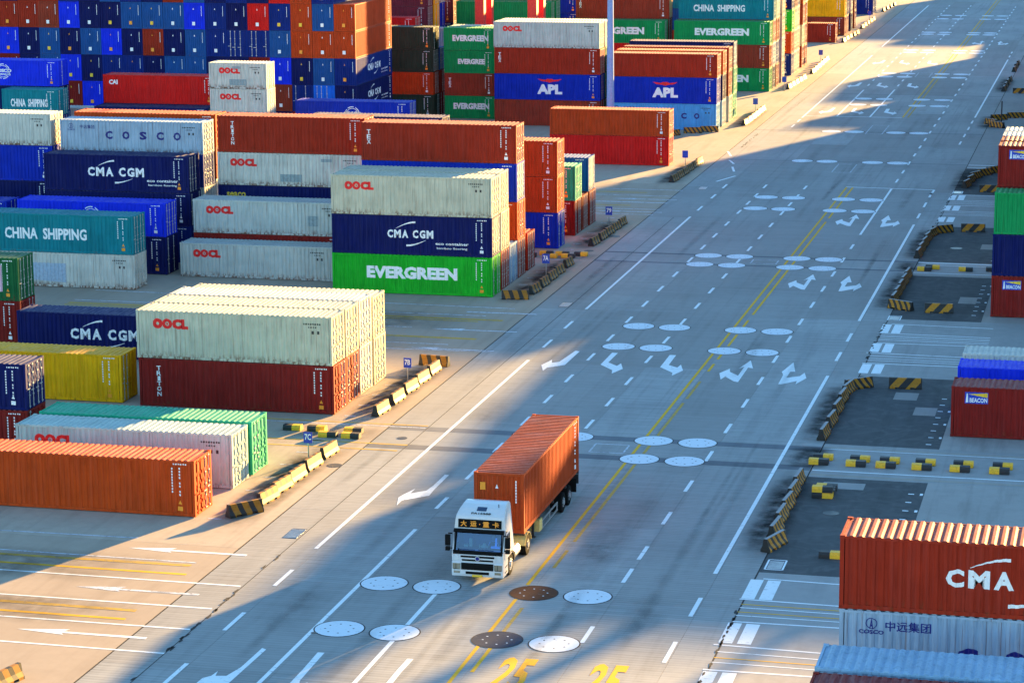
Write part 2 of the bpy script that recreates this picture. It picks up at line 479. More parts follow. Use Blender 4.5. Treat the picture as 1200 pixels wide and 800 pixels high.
    for nm, sy in (('doorA', -1), ('doorB', 1)):
        mb = MB(); y0, y1 = sorted((sy * 0.012, sy * (t - 0.165)))
        zz = [0.175, 0.62, 1.12, 1.64, 2.12, H - 0.13]; xo = h - 0.045
        mb.box(xo - 0.03, xo, y0, y1, 0.175, H - 0.13)
        for a in range(5):
            mb.box(xo, xo + 0.022, y0 + 0.06, y1 - 0.06, zz[a] + 0.09, zz[a + 1] - 0.09)
        mb.box(xo, xo + 0.03, y0, y0 + 0.05, 0.175, H - 0.13); mb.box(xo, xo + 0.03, y1 - 0.05, y1, 0.175, H - 0.13)
        d[nm] = mb.mesh('door')
        for j, fy in enumerate((0.30, 0.78)):
            y = sy * (t - 0.165) * fy
            mb = MB(); mb.cyl((y, 0), 0.024, 0, 1, 'z', 6)
            mb.v = [(v[1] * 0 + (h + 0.0) + (v[1] if False else 0) + (v[0] - y) * 1.0, y + v[1], 0.06 + v[2] * (H - 0.12)) for v in mb.v]
            for z in (0.12, 0.75, 1.35, 1.95, H - 0.17): mb.box(h - 0.02, h + 0.034, y - 0.055, y + 0.055, z, z + 0.07)
            mb.box(h + 0.024, h + 0.05, min(y, y + sy * 0.0) - 0.30, y + 0.03, 1.02 + 0.12 * j, 1.07 + 0.12 * j)
            d[nm + 'bar%d' % j] = mb.mesh('locking_bar')
    # simple closed solid for stacks that stand outside the frame
    mb = MB(); mb.box(-h, h, -t, t, 0.0, H); d['solid'] = mb.mesh('container_body')
    # small stencil columns near the right end of the long side, plus the end
    mb = MB()
    def dec(x0, x1, z0, z1): mb.quad((x0, 0, z0), (x1, 0, z0), (x1, 0, z1), (x0, 0, z1))
    x = h - 1.25
    z = H - 0.38
    for i in range(9): dec(x, x + 0.07, z - 0.12, z - 0.02); z -= 0.15
    x = h - 0.85; z = H - 0.35
    for g in (4, 2, 2):
        for i in range(g): dec(x, x + 0.09, z - 0.13, z - 0.03); z -= 0.16
        z -= 0.12
    for i in range(6): dec(h - 1.15 + i * 0.13, h - 1.07 + i * 0.13, H - 0.24, H - 0.17)
    d['mark'] = conform(mb, P_).mesh('marking_stencil', False)
    mb = MB()
    for i in range(8): mb.quad((h - 1.75 + i * 0.14, 0, H - 0.50), (h - 1.66 + i * 0.14, 0, H - 0.50), (h - 1.66 + i * 0.14, 0, H - 0.40), (h - 1.75 + i * 0.14, 0, H - 0.40))
    for i in range(4): mb.quad((h - 1.45 + i * 0.14, 0, H - 0.68), (h - 1.37 + i * 0.14, 0, H - 0.68), (h - 1.37 + i * 0.14, 0, H - 0.60), (h - 1.45 + i * 0.14, 0, H - 0.60))
    for i in range(2): mb.quad((h - 1.25 + i * 0.34, 0, H - 1.05), (h - 1.10 + i * 0.34, 0, H - 1.05), (h - 1.10 + i * 0.34, 0, H - 0.86), (h - 1.25 + i * 0.34, 0, H - 0.86))
    d['dmark'] = conform(mb, P_).mesh('marking_stencil', False)
    mb = MB(); mb.quad((h - 0.92, 0, 0.62), (h - 0.70, 0, 0.62), (h - 0.81, 0, 0.84)); mb.quad((h - 0.95, 0, 0.28), (h - 0.67, 0, 0.28), (h - 0.67, 0, 0.50), (h - 0.95, 0, 0.50))
    d['plate'] = conform(mb, P_).mesh('warning_plate', False)
    mb = MB()
    xo = -(h - 0.02)
    for i in range(8): mb.quad((xo, -0.80, H - 0.45 - i * 0.14), (xo, -0.86, H - 0.45 - i * 0.14), (xo, -0.86, H - 0.34 - i * 0.14), (xo, -0.80, H - 0.34 - i * 0.14))
    d['emark'] = mb.mesh('marking_stencil', False)
    mb = MB(); mb.quad((xo - .004, 0.28, 0.45), (xo - .004, -0.06, 0.45), (xo - .004, -0.06, 0.83), (xo - .004, 0.28, 0.83))
    mb.quad((xo - .004, 0.17, H - 0.75), (xo - .004, 0.03, H - 0.75), (xo - .004, 0.10, H - 0.55))
    d['eplate'] = mb.mesh('warning_plate', False)
    CM[k] = d
    return d

def conform(mb, P_, off=0.006):
    """bend flat print lying in the XZ plane onto the corrugated side"""
    me = mb.mesh('tmp', False)
    bm = bmesh.new(); bm.from_mesh(me)
    xs = [v.co.x for v in bm.verts]
    if xs:
        lo, hi = min(xs), max(xs)
        for x, _ in P_:
            if lo < x < hi:
                bmesh.ops.bisect_plane(bm, geom=bm.verts[:] + bm.edges[:] + bm.faces[:], plane_co=(x, 0, 0), plane_no=(1, 0, 0), dist=1e-5)
    out = MB(); bm.verts.ensure_lookup_table()
    for v in bm.verts: v.co.y = -(OUT - depth_at(P_, v.co.x) + off)
    bm.verts.index_update()
    out.v = [tuple(v.co) for v in bm.verts]
    for f in bm.faces:
        idx = [v.index for v in f.verts]
        if f.normal.y > 0: idx.reverse()
        out.f.append(tuple(idx))
    bm.free(); bpy.data.meshes.remove(me)
    return out

# ------------------------------------------------------------------ lettering
TXT = {}
def text_mb(txt, size=1.0, bold=0.0, sx=1.0, space=1.0):
    """text as flat MB in XZ plane, centred on the origin"""
    k = (txt, size, bold, sx, space)
    if k not in TXT:
        cu = bpy.data.curves.new('t', 'FONT'); cu.body = txt; cu.size = size; cu.offset = bold; cu.space_character = space
        cu.resolution_u = 2; cu.fill_mode = 'FRONT'
        o = bpy.data.objects.new('t', cu); C.objects.link(o)
        dg = bpy.context.evaluated_depsgraph_get(); dg.update()
        me = o.evaluated_get(dg).to_mesh()
        vs = [(v.co.x * sx, v.co.y) for v in me.vertices]; fs = [tuple(p.vertices) for p in me.polygons]
        o.evaluated_get(dg).to_mesh_clear()
        bpy.data.objects.remove(o); bpy.data.curves.remove(cu)
        if vs:
            cx = (min(v[0] for v in vs) + max(v[0] for v in vs)) / 2; cy = (min(v[1] for v in vs) + max(v[1] for v in vs)) / 2
            vs = [(a - cx, b - cy) for a, b in vs]
        TXT[k] = (vs, fs)
    vs, fs = TXT[k]
    mb = MB(); mb.v = [(a, 0.0, b) for a, b in vs]; mb.f = list(fs)
    return mb
def wid(mb): return max(v[0] for v in mb.v) - min(v[0] for v in mb.v) if mb.v else 0
def fit(mb, w_, h_):
    """scale flat print to a given width and height"""
    a = wid(mb); z = [v[2] for v in mb.v]; b = max(z) - min(z)
    mb.v = [(v[0] * w_ / a, v[1], v[2] * h_ / b) for v in mb.v]
    return mb
def shift(mb, dx, dz):
    mb.v = [(v[0] + dx, v[1], v[2] + dz) for v in mb.v]; return mb
def join(*ms):
    o = MB()
    for m in ms:
        b = len(o.v); o.v += m.v; o.f += [tuple(i + b for i in f) for f in m.f]
    return o
def swoosh(x0, x1, z0, z1, t, up=1):
    mb = MB(); n = 10; top = []; bot = []
    for i in range(n + 1):
        f = i / n; x = x0 + (x1 - x0) * f; e = math.sin(f * math.pi / 2) if up > 0 else 1 - math.cos(f * math.pi / 2)
        z = z0 + (z1 - z0) * e; th = t * (f if up > 0 else 1 - f) + 0.02
        bot.append((x, 0, z - th / 2)); top.append((x, 0, z + th / 2))
    for i in range(n): mb.quad(bot[i], bot[i + 1], top[i + 1], top[i])
    return mb
def ring(cx, cz, r0, r1, n=24, gap=None):
    mb = MB()
    for i in range(n):
        a, b = 2 * math.pi * i / n, 2 * math.pi * (i + 1) / n
        if gap and i % gap == 0: continue
        mb.quad(*[(cx + r * math.cos(t), 0, cz + r * math.sin(t)) for r, t in ((r0, a), (r1, a), (r1, b), (r0, b))])
    return mb
def star(cx, cz, r, n=5, inner=0.4):
    mb = MB()
    for i in range(n):
        a = math.pi / 2 + 2 * math.pi * i / n; da = math.pi / n
        mb.quad((cx, 0, cz), (cx + r * inner * math.cos(a - da), 0, cz + r * inner * math.sin(a - da)), (cx + r * math.cos(a), 0, cz + r * math.sin(a)), (cx + r * inner * math.cos(a + da), 0, cz + r * inner * math.sin(a + da)))
    return mb
def vert_text(txt, cx, ztop, cw, ch, step, bold=0.02):
    parts = []
    for i, c in enumerate(txt):
        parts.append(shift(fit(text_mb(c, 1, bold), cw if c != 'I' else cw * 0.6, ch), cx, ztop - i * step - ch / 2))
    return join(*parts)
def cma(wd, ht):
    cells = [('C', 0.92), ('M', 1.08), ('A', 1.0), (' ', 0.32), ('C', 0.92), ('G', 0.95), ('M', 1.08)]
    gap = 0.20; tot = sum(c[1] for c in cells) + gap * (len(cells) - 1); x = -tot / 2; ms = []
    for ch, w_ in cells:
        if ch != ' ': ms.append(shift(fit(text_mb(ch, 1, 0.045), w_, 1.0), x + w_ / 2, 0))
        x += w_ + gap
    m = join(*ms); m.v = [(v[0] * wd / tot, v[1], v[2] * ht) for v in m.v]
    return m
def logo(kind, h, H):
    """returns [(name, MB, material)] for the front long side; h = half length"""
    z = H / 2
    if kind == 'OOCL':
        t = MB()
        x = -h + 1.35; zc = H - 0.78
        a = join(ring(x, zc, 0.10, 0.31, 16), ring(x + 0.60, zc, 0.13, 0.31, 16), star(x + 0.60, zc, 0.11), shift(fit(text_mb('CL', 1, 0.085), 1.02, 0.62), x + 1.42, zc))
        return [('lettering', a, 'red_print')]
    if kind in ('OOCLp', 'OOCLq'):
        b = MB().quad((h - 2.9, 0, 0.75), (h - 2.1, 0, 0.75), (h - 2.1, 0, 1.55), (h - 2.9, 0, 1.55)) if kind == 'OOCLp' else join(MB().quad((-0.9, 0, 0.35), (0.9, 0, 0.35), (0.9, 0, 0.95), (-0.9, 0, 0.95)), MB().quad((h - 3.6, 0, H - 0.6), (h - 2.7, 0, H - 0.6), (h - 2.7, 0, H - 0.35), (h - 3.6, 0, H - 0.35)))
        return logo('OOCL', h, H) + [('repair_patch', b, 'patch_grey')]
    if kind == 'CMA':
        a = join(shift(cma(3.5, 0.60), -0.1, z + 0.10),
                 swoosh(-1.2, 0.3, z + 0.50, z + 0.98, 0.12, 1), swoosh(-0.4, 1.1, z - 0.75, z - 0.32, 0.13, -1))
        b = join(shift(fit(text_mb('eco container', 1, 0.02), 2.5, 0.20), 3.05, z - 0.55), shift(fit(text_mb('bamboo flooring', 1, 0.01), 2.3, 0.20), 3.05, z - 0.90))
        return [('lettering', a, 'white_print'), ('small_lettering', b, 'white_print')]
    if kind == 'CMAr':
        a = join(shift(cma(5.0, 0.64), 0.0, z + 0.02),
                 swoosh(-1.7, -0.35, z + 0.42, z + 0.76, 0.10, 1), swoosh(-0.4, 1.4, z - 0.85, z - 0.50, 0.12, -1))
        return [('lettering', a, 'white_print')]
    if kind == 'CMAw':
        a = join(shift(cma(4.75, 0.72), 0.0, z + 0.10),
                 swoosh(-1.5, -0.1, z + 0.56, z + 0.98, 0.12, 1), swoosh(-0.1, 1.4, z - 0.75, z - 0.40, 0.12, -1))
        b = join(shift(fit(text_mb('eco container', 1, 0.02), 2.6, 0.22), 3.9, z - 0.52), shift(fit(text_mb('bamboo flooring', 1, 0.01), 2.4, 0.20), 3.9, z - 0.88))
        return [('lettering', a, 'white_print'), ('small_lettering', b, 'white_print')]
    if kind == 'EVERGREEN':
        return [('lettering', shift(fit(text_mb('EVERGREEN', 1, 0.055), 6.9 * h / 6.1 * (1 if h > 4 else 1.25), 0.92 if h > 4 else 0.72), 0.0 if h > 4 else 0.15, z + 0.12), 'white_print')]
    if kind == 'EVERWORN':
        return [('lettering', shift(fit(text_mb('EVERGREE', 1, 0.055), 3.2, 0.62), 0.2, z + 0.05), 'white_print')]
    if kind == 'CHINA':
        return [('lettering', shift(fit(text_mb('CHINA  SHIPPING', 1, 0.035), 6.6 if h > 4 else 4.0, 0.86 if h > 4 else 0.8), -0.9 if h > 4 else -0.1, z - 0.05), 'white_print')]
    if kind == 'COSCO':
        a = join(*[shift(fit(text_mb(c, 1, 0.05), 0.62, 0.66), -1.9 + i * 1.45, z + 0.12) for i, c in enumerate('COSCO')])
        b = join(shift(fit(text_mb('中远集团', 1, 0.01), 1.25, 0.30), -h + 2.35, H - 0.55), ring(-h + 0.95, H - 0.50, 0.17, 0.21, 14),
                 shift(fit(text_mb('A', 1, 0.03), 0.12, 0.34), -h + 0.95, H - 0.48), shift(fit(text_mb('COSCO', 1, 0.03), 0.62, 0.12), -h + 0.95, H - 0.80))
        return [('lettering', a, 'navy_print'), ('small_lettering', b, 'navy_print')]
    if kind == 'COSCOR':
        a = join(*[shift(fit(text_mb(c, 1, 0.05), 0.78, 0.86), -1.75 + i * 1.62, z - 0.25) for i, c in enumerate('COSCO')])
        b = join(shift(fit(text_mb('中远集团', 1, 0.015), 1.55, 0.36), -h + 2.35, H - 0.52), ring(-h + 1.10, H - 0.46, 0.17, 0.20, 14),
                 shift(fit(text_mb('A', 1, 0.03), 0.14, 0.36), -h + 1.10, H - 0.48), shift(fit(text_mb('COSCO', 1, 0.04), 0.86, 0.15), -h + 1.10, H - 0.76))
        return [('lettering', a, 'navy_print'), ('small_lettering', b, 'navy_print')]
    if kind == 'COSCORING':
        a = join(ring(0, z + 0.15, 0.70, 0.78, 28, 5), ring(0, z + 0.15, 0.56, 0.61, 28), shift(fit(text_mb('COSCO', 1, 0.05), 1.9, 0.36), 0, z + 0.22), shift(fit(text_mb('SHIPPING', 1, 0.03), 1.7, 0.20), 0, z - 0.16))
        return [('lettering', a, 'white_print')]
    if kind == 'APL':
        a = shift(fit(text_mb('APL', 1, 0.06), 2.9, 1.10), 0.3, z - 0.25)
        e = MB()
        pts = [(-1.4, .42), (-.5, .30), (-.25, .42), (0, .40), (.25, .42), (.5, .30), (1.4, .42), (1.0, .18), (.35, .10), (0, .0), (-.35, .10), (-1.0, .18)]
        c0 = (0.3, 0, z + 0.75)
        for i in range(len(pts)):
            p, q = pts[i], pts[(i + 1) % len(pts)]
            e.quad(c0, (0.3 + p[0], 0, z + 0.5 + p[1]), (0.3 + q[0], 0, z + 0.5 + q[1]))
        return [('lettering', a, 'white_print'), ('eagle_emblem', e, 'red_print')]
    if kind == 'CAI':
        return [('lettering', shift(fit(text_mb('CAI', 1, 0.05), 0.95, 0.48), -h + 1.1, H - 0.75), 'white_print')]
    if kind == 'TRITON':
        return [('lettering', vert_text('TRITON', -h + 1.25, H - 0.45, 0.26, 0.27, 0.315), 'white_print')]
    if kind == 'TEX':
        return [('lettering', vert_text('TEX', -h + 0.62, H - 0.55, 0.30, 0.34, 0.38), 'white_print')]
    if kind == 'seaco':
        return [('lettering', shift(fit(text_mb('seaco', 1, 0.03), 1.6, 0.40), -h + 1.5, H - 0.75), 'yellow_print')]
    if kind == 'BEACON':
        x0 = -h + 0.75; z1 = H - 0.30
        bgp = MB().quad((x0, 0, z1 - 0.66), (x0 + 1.30, 0, z1 - 0.66), (x0 + 1.30, 0, z1), (x0, 0, z1))
        beam = MB().quad((x0 + 0.18, 0, z1 - 0.12), (x0 + 1.26, 0, z1 - 0.30), (x0 + 1.26, 0, z1 - 0.04))
        tx = join(shift(fit(text_mb('BEACON', 1, 0.03), 0.98, 0.26), x0 + 0.76, z1 - 0.46), MB().quad((x0 + 0.06, 0, z1 - 0.60), (x0 + 0.20, 0, z1 - 0.60), (x0 + 0.16, 0, z1 - 0.08), (x0 + 0.10, 0, z1 - 0.08)))
        return [('nameplate', bgp, 'sign_blue'), ('beam_emblem', beam, 'yellow_print'), ('lettering', tx, 'white_print')]
    if kind == 'graffiti':
        a = MB().quad((-2.6, 0, 0.5), (0.6, 0, 0.35), (0.6, 0, H - 0.8), (-2.6, 0, H - 0.8))
        return [('repair_patch', a, 'patch_blue')]
    if kind == 'card':
        a = MB().quad((h - 1.75, 0, 0.6), (h - 1.2, 0, 0.6), (h - 1.2, 0, H - 0.5), (h - 1.75, 0, H - 0.5))
        return [('paper_card', a, 'patch_pink')]
    return []
LG = {}
def logo_meshes(kind, L, H):
    k = (kind, L, H)
    if k not in LG:
        P_ = cmeshes(L, H)['P']
        LG[k] = [(n, conform(mb, P_, 0.006 + 0.004 * i).mesh(n, False), mat) for i, (n, mb, mat) in enumerate(logo(kind, L / 2, H))]
    return LG[k]

DESC = {'OOCL': 'with red lettering', 'OOCLp': 'with red lettering', 'OOCLq': 'with red lettering', 'CMA': 'with white swooshes', 'CMAr': 'with white swooshes', 'CMAw': 'with white swooshes',
        'EVERGREEN': 'with bold white lettering', 'EVERWORN': 'with worn white lettering', 'CHINA': 'with white two-word lettering', 'COSCO': 'with navy spaced lettering', 'COSCOR': 'with navy lettering',
        'COSCORING': 'with white ring emblem', 'APL': 'with red eagle emblem', 'CAI': 'with three white letters', 'TRITON': 'with vertical white letters', 'TEX': 'with short vertical letters',
        'seaco': 'with yellow lettering', 'BEACON': 'with blue nameplate', 'graffiti': 'with blue patch', 'card': 'with a pink card', None: ''}
TIER = ['bottom', 'second', 'third', 'fourth', 'fifth', 'sixth']
ORD = ['front', 'second', 'third', 'fourth', 'fifth', 'sixth', 'seventh', 'eighth', 'ninth', 'tenth']
NC = [0]
SPEC = {}
def container(cx, cy, z, L, H, col, txt=None, rz=0.0, label='', group=None, simple=False, marks=True, doors=True, lit_door_col=None):
    d = cmeshes(L, H)
    p, rf = MP[col], MP[col + '/roof']
    if simple:
        o = link('shipping_container', d['solid'], p, None, (cx, cy, z), rz)
        tag(o, label, 'container', group); return o
    t = link('shipping_container', None, None, None, (cx, cy, z), rz)
    t.empty_display_size = 0.3
    tag(t, label, 'container', group)
    link('side_panel', d['side'], p, t); link('side_panel', d['side2'], p, t)
    link('end_panel', d['end'], p, t); link('roof', d['roof'], rf, t)
    link('frame', d['frame'], p, t); link('underside', d['floor'], M['dark'], t)
    link('corner_castings', d['cast'], p, t)['kind'] = 'stuff'
    for nm in ('doorA', 'doorB'):
        dr = link('door', d[nm], MP[lit_door_col or col], t)  # a separate door colour has the low sun on that end painted in
        if doors:
            for j in (0, 1): link('locking_bar', d[nm + 'bar%d' % j], M['bar'] if random.random() < 0.75 else MP[lit_door_col or col], dr)
    if marks:
        if txt in ('OOCL', 'COSCO', 'COSCOR', 'graffiti') or col in ('cream', 'off-white', 'pale grey', 'rusty white'):
            link('marking_stencil', d['dmark'], M['dark'], t)['kind'] = 'stuff'
        else:
            link('marking_stencil', d['mark'], M['white_print'], t)['kind'] = 'stuff'
            link('warning_plate', d['plate'], M['orange_print'] if random.random() < 0.6 else M['white_print'], t)['kind'] = 'stuff'
        if abs(rz) > 0.1 or marks == 'end':
            link('marking_stencil', d['emark'], M['white_print'], t)['kind'] = 'stuff'
            link('warning_plate', d['eplate'], random.choice([M['white_print'], M['yellow_print'], M['orange_print'], M['white_print']]), t)['kind'] = 'stuff'
    if txt:
        for n, me, mat in logo_meshes(txt, L, H): link(n, me, M[mat], t)
    SPEC[t.name] = (t, cx, cy, z, L, H, col, rz); NC[0] += 1
    return t
HC, ST = 2.896, 2.591
L40, L20, L45 = 12.192, 6.058, 13.716
def stack(block, bay, row, xr, y, tiers, L=L40, grp=None, simple=False, left=False):
    """tiers from the ground up: (colour, height, lettering). xr = right end (or left end when left=True), y = front face"""
    z = 0.03
    cx = xr + L / 2 if left else xr - L / 2
    n = len(tiers)
    for i, tr in enumerate(tiers):
        col, H = tr[0], tr[1]; txt = tr[2] if len(tr) > 2 else None
        what = ('short ' if L < 7 else '') + col + ' container' + (' ' + DESC[txt] if DESC[txt] else '')
        tr_ = 'standing alone' if n == 1 else ('topmost' if i == n - 1 else TIER[i] + ' tier')
        lab = '%s, %s, %s row, %s, %s' % (what, tr_, row, bay.replace(' of the', ''), block)
        container(cx + random.uniform(-0.05, 0.05), y + W / 2 + random.uniform(-0.02, 0.02), z, L, H, col, txt, 0.0, lab, grp or 'containers stacked in the yard', simple,
                  lit_door_col=tr[3] if len(tr) > 3 else None)
        z += H + 0.014

# ================================================================== ground and road
def sheet(name, x0, x1, y0, y1, z, mat, parent=None, th=0.0):
    if th:
        me = MB().box(x0, x1, y0, y1, z - th, z).mesh(name)
    else:
        me = MB().quad((x0, y0, z), (x1, y0, z), (x1, y1, z), (x0, y1, z)).mesh(name, False)
    return link(name, me, mat, parent)
struct(sheet('ground', -1500, 1500, -600, 2500, -0.05, M['ground']), 'grey concrete yard ground')
road = struct(link('road', None, None), 'wide concrete port road with painted lanes')
# concrete slabs between the joints; one object each
XS = [-41.2, -37.45, -33.6, -29.8, -25.9, -22.0, -18.05, -16.32]
YS = [60.0, 78.0, 95.2, 108.0, 120.0, 133.5, 138.2, 157.0, 175.0, 195.2, 199.4, 218.0, 237.0, 256.7, 270.0, 281.6, 300.0, 320.0, 345.0, 370.0, 400.0, 440.0, 480.0, 530.0, 600.0]
smesh = {}
for i in range(len(XS) - 1):
    for j in range(len(YS) - 1):
        w_, l_ = XS[i + 1] - XS[i] - 0.012, YS[j + 1] - YS[j] - 0.012
        k = (round(w_, 3), round(l_, 3))
        if k not in smesh: smesh[k] = MB().box(0, w_, 0, l_, -0.08, 0.0).mesh('slab')
        link('slab', smesh[k], M['slab'], road, (XS[i] + 0.006, YS[j] + 0.006, random.uniform(-0.003, 0.0)))
link('joint_filler', MB().quad((XS[0] - 0.06, 60, -0.02), (XS[-1] + 0.06, 60, -0.02), (XS[-1] + 0.06, 600, -0.02), (XS[0] - 0.06, 600, -0.02)).mesh('joint_filler', False), M['crack'], road)
left = struct(link('left_yard_paving', None, None), 'left container yard paving')
right = struct(link('right_yard_paving', None, None), 'right container yard paving')
LBLK = [(112.5, 133.2), (138.9, 156.0), (176.8, 194.6), (199.0, 216.0), (238.0, 255.6), (260.0, 276.0), (284.0, 300.5), (304.0, 321.0)]
yy = [60.0]
for a, b in LBLK: yy += [a, b]
yy += [600.0]
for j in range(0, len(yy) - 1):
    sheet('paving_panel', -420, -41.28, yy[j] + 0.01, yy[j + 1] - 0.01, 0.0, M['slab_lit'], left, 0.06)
yr = [60.0, 113.9, 131.8, 139.2, 157.2, 176.0, 193.4, 199.6, 217.4, 236.4, 254.0, 600.0]
for j in range(len(yr) - 1):
    dark = j in (1, 3, 5, 7, 9)
    if dark:
        sheet('paving_panel', -16.24, -9.95, yr[j] + 0.01, yr[j + 1] - 0.01, 0.0, M['asphalt'], right, 0.06)
        sheet('paving_panel', -9.94, 160, yr[j] + 0.01, yr[j + 1] - 0.01, 0.0, M['pad'], right, 0.06)
    else:
        sheet('paving_panel', -16.24, 160, yr[j] + 0.01, yr[j + 1] - 0.01, 0.0, M['right_apron'], right, 0.06)
# dark strips of the old crane crossings
for y, t in ((133.6, 1.0), (137.9, 1.0), (195.2, 0.5), (199.4, 0.5), (256.7, 0.22), (281.6, 0.3), (320.0, 0.25)):
    link('crossing_strip', MB().quad((-41.2, y - t / 2, 0.002), (-16.35, y - t / 2, 0.002), (-16.35, y + t / 2, 0.002), (-41.2, y + t / 2, 0.002)).mesh('crossing_strip', False), M['band'], road)
ZM = 0.006
def strip(name, p, q, wd, mat, parent, z=ZM):
    p, q = Vector(p), Vector(q); d_ = (q - p).normalized(); n_ = Vector((-d_.y, d_.x)) * wd / 2
    return link(name, MB().quad((*(p - n_), z), (*(q - n_), z), (*(q + n_), z), (*(p + n_), z)).mesh(name, False) if True else None, mat, parent)
def poly(name, pts, mat, parent, z=ZM):
    me = bpy.data.meshes.new(name); bm = bmesh.new()
    vs = [bm.verts.new((a, b, z)) for a, b in pts]
    f = bm.faces.new(vs); bm.normal_update()
    if f.normal.z < 0: f.normal_flip()
    bmesh.ops.triangulate(bm, faces=[f]); bm.to_mesh(me); bm.free()
    return link(name, me, mat, parent)
LN, YL = M['line'], M['yline']
# long lines
for x, segs in {-37.62: ((113.2, 157.5), (175.2, 218.6), (293.8, 372.0), (386, 470)),
                -33.85: ((60, 117.5), (296, 325)), -30.05: ((60, 107.4), (296, 326)),
                -18.2: ((113.2, 156.8), (174.8, 218.0), (297.3, 368.6)), -22.1: ((211.7, 238.8),)}.items():
    for a, b in segs: strip('lane_line', (x, a), (x, b), 0.20, LN, road)
for a, b in ((60, 107.4), (109.6, 133.2), (134.4, 137.4), (138.8, 162.6), (163.8, 169.4), (170.8, 194.6), (196, 239.0), (296, 600)):
    strip('yellow_line', (-26.30, a), (-26.30, b), 0.17, YL, road)
for a, b in ((60, 95), (97.3, 100.5), (102.6, 106.2), (112.5, 115.5), (117, 133.2), (134.4, 137.4), (139, 147.5), (148.6, 153.5), (156.5, 158.8), (160.2, 162.4), (164.5, 168.4), (170.5, 173.5), (175.5, 194.6), (196, 198.4), (200, 218), (220, 239.0), (296, 600)):
    strip('yellow_line', (-25.72, a), (-25.72, b), 0.17, M['yline'] if random.random() < 0.7 else M['yline_worn'], road)
def dashes(x, y0, y1, pitch, ln, mat=LN, wd=0.2):
    y = y0
    while y < y1:
        strip('lane_dash', (x, y), (x, y + ln), wd, mat, road); y += pitch
for x in (-33.88, -30.08):
    for y in (121.4, 127.4, 133.4, 139.9, 145.7, 151.6, 158.2, 164.5, 170.9, 176.9, 183.0, 189.2, 195.8, 201.9, 207.9, 214.3, 221.0, 226.4, 231.3, 237.0):
        strip('lane_dash', (x, y), (x, y + 2.25), 0.2, LN, road)
    dashes(x, 330, 470, 6.3, 2.3)
for y in (102.0, 110.9, 114.7 + 0.0, 121.0, 127.4, 133.9, 140.5, 147.0, 153.3, 159.9, 166.4, 172.5, 178.9, 185.3, 191.7, 198.0, 204.5): strip('lane_dash', (-22.1, y), (-22.1, y + 2.3), 0.2, LN, road)
dashes(-22.1, 243, 470, 6.4, 2.4)
for y in (100.2, 106.6, 161.3, 167.6, 221.5, 228.0, 234.0, 272.5, 279.0, 285.5, 291.5, 372.0, 378.0): strip('lane_dash', (-18.22, y), (-18.22, y + 2.8), 0.2, LN, road)
for y in (93.2, 100.3, 107.0, 161.6, 168.1, 222.2, 229.6, 236.2, 284.5, 289.6): strip('lane_dash', (-37.6, y), (-37.6, y + 2.6), 0.2, LN, road)
for p, q in (((-26.36, 239.2), (-18.15, 238.8)), ((-18.15, 238.8), (-18.22, 235.8)), ((-37.6, 295.6), (-26.4, 295.8)),
             ((-41.3, 262.6), (-40.4, 259.0)), ((-40.1, 256.0), (-39.2, 253.2)), ((-39.0, 251.0), (-38.3, 247.6)), ((-38.9, 240.5), (-37.7, 244.6))):
    strip('stop_line', p, q, 0.22, LN, road)
# arrows
AR = [
 [(-36.01, 121.55), (-36.36, 123.09), (-36.27, 123.72), (-35.98, 124.98), (-35.98, 123.99), (-35.31, 124.72), (-35.23, 125.8), (-35.23, 128.11), (-34.99, 128.07), (-34.96, 124.97), (-34.9, 123.76), (-36.02, 122.53)],
 [(-35.98, 154.54), (-36.47, 156.2), (-36.16, 157.93), (-35.96, 156.97), (-35.56, 157.39), (-35.28, 161.0), (-34.96, 160.86), (-35.0, 156.51), (-35.29, 156.18), (-35.93, 155.52)],
 [(-32.79, 157.11), (-32.8, 160.89), (-32.41, 160.84), (-32.43, 157.85), (-31.69, 156.94), (-31.58, 157.76), (-31.14, 156.14), (-31.55, 154.63), (-31.73, 155.63)],
 [(-28.92, 157.13), (-28.99, 160.94), (-28.57, 160.96), (-28.5, 157.88), (-27.83, 157.23), (-27.76, 158.16), (-27.32, 156.43), (-27.74, 154.8), (-27.87, 155.67)],
 [(-24.58, 154.33), (-24.95, 156.15), (-24.51, 157.6), (-24.36, 156.66), (-23.69, 155.65), (-23.7, 158.36), (-23.97, 157.65), (-23.59, 160.37), (-23.09, 157.97), (-23.43, 158.16), (-23.41, 153.83), (-23.69, 153.96), (-24.43, 155.24)],
 [(-20.9, 153.74), (-20.96, 156.48), (-21.17, 157.34), (-20.82, 160.29), (-20.35, 157.57), (-20.65, 157.45), (-20.66, 155.66), (-19.89, 156.33), (-19.73, 157.38), (-19.42, 155.8), (-19.85, 153.96), (-19.9, 154.88), (-20.68, 153.79)],
 [(-36.34, 93.51), (-36.31, 94.19), (-36.06, 94.52), (-36.0, 95.16), (-35.89, 94.55), (-35.45, 94.65), (-35.23, 95.8), (-35.19, 98.37), (-34.96, 98.22), (-35.03, 94.48), (-35.06, 93.0), (-35.6, 92.6)],
 [(-32.6, 93.0), (-32.63, 96.11), (-32.71, 98.34), (-32.41, 98.35), (-32.35, 96.09), (-32.3, 94.7), (-32.15, 94.2), (-31.92, 94.6), (-31.7, 92.4)],
 [(-28.75, 93.0), (-28.8, 96.82), (-28.78, 98.36), (-28.52, 98.36), (-28.55, 96.59), (-28.45, 93.0)],
]
for a in AR: poly('turn_arrow', a, LN, road)
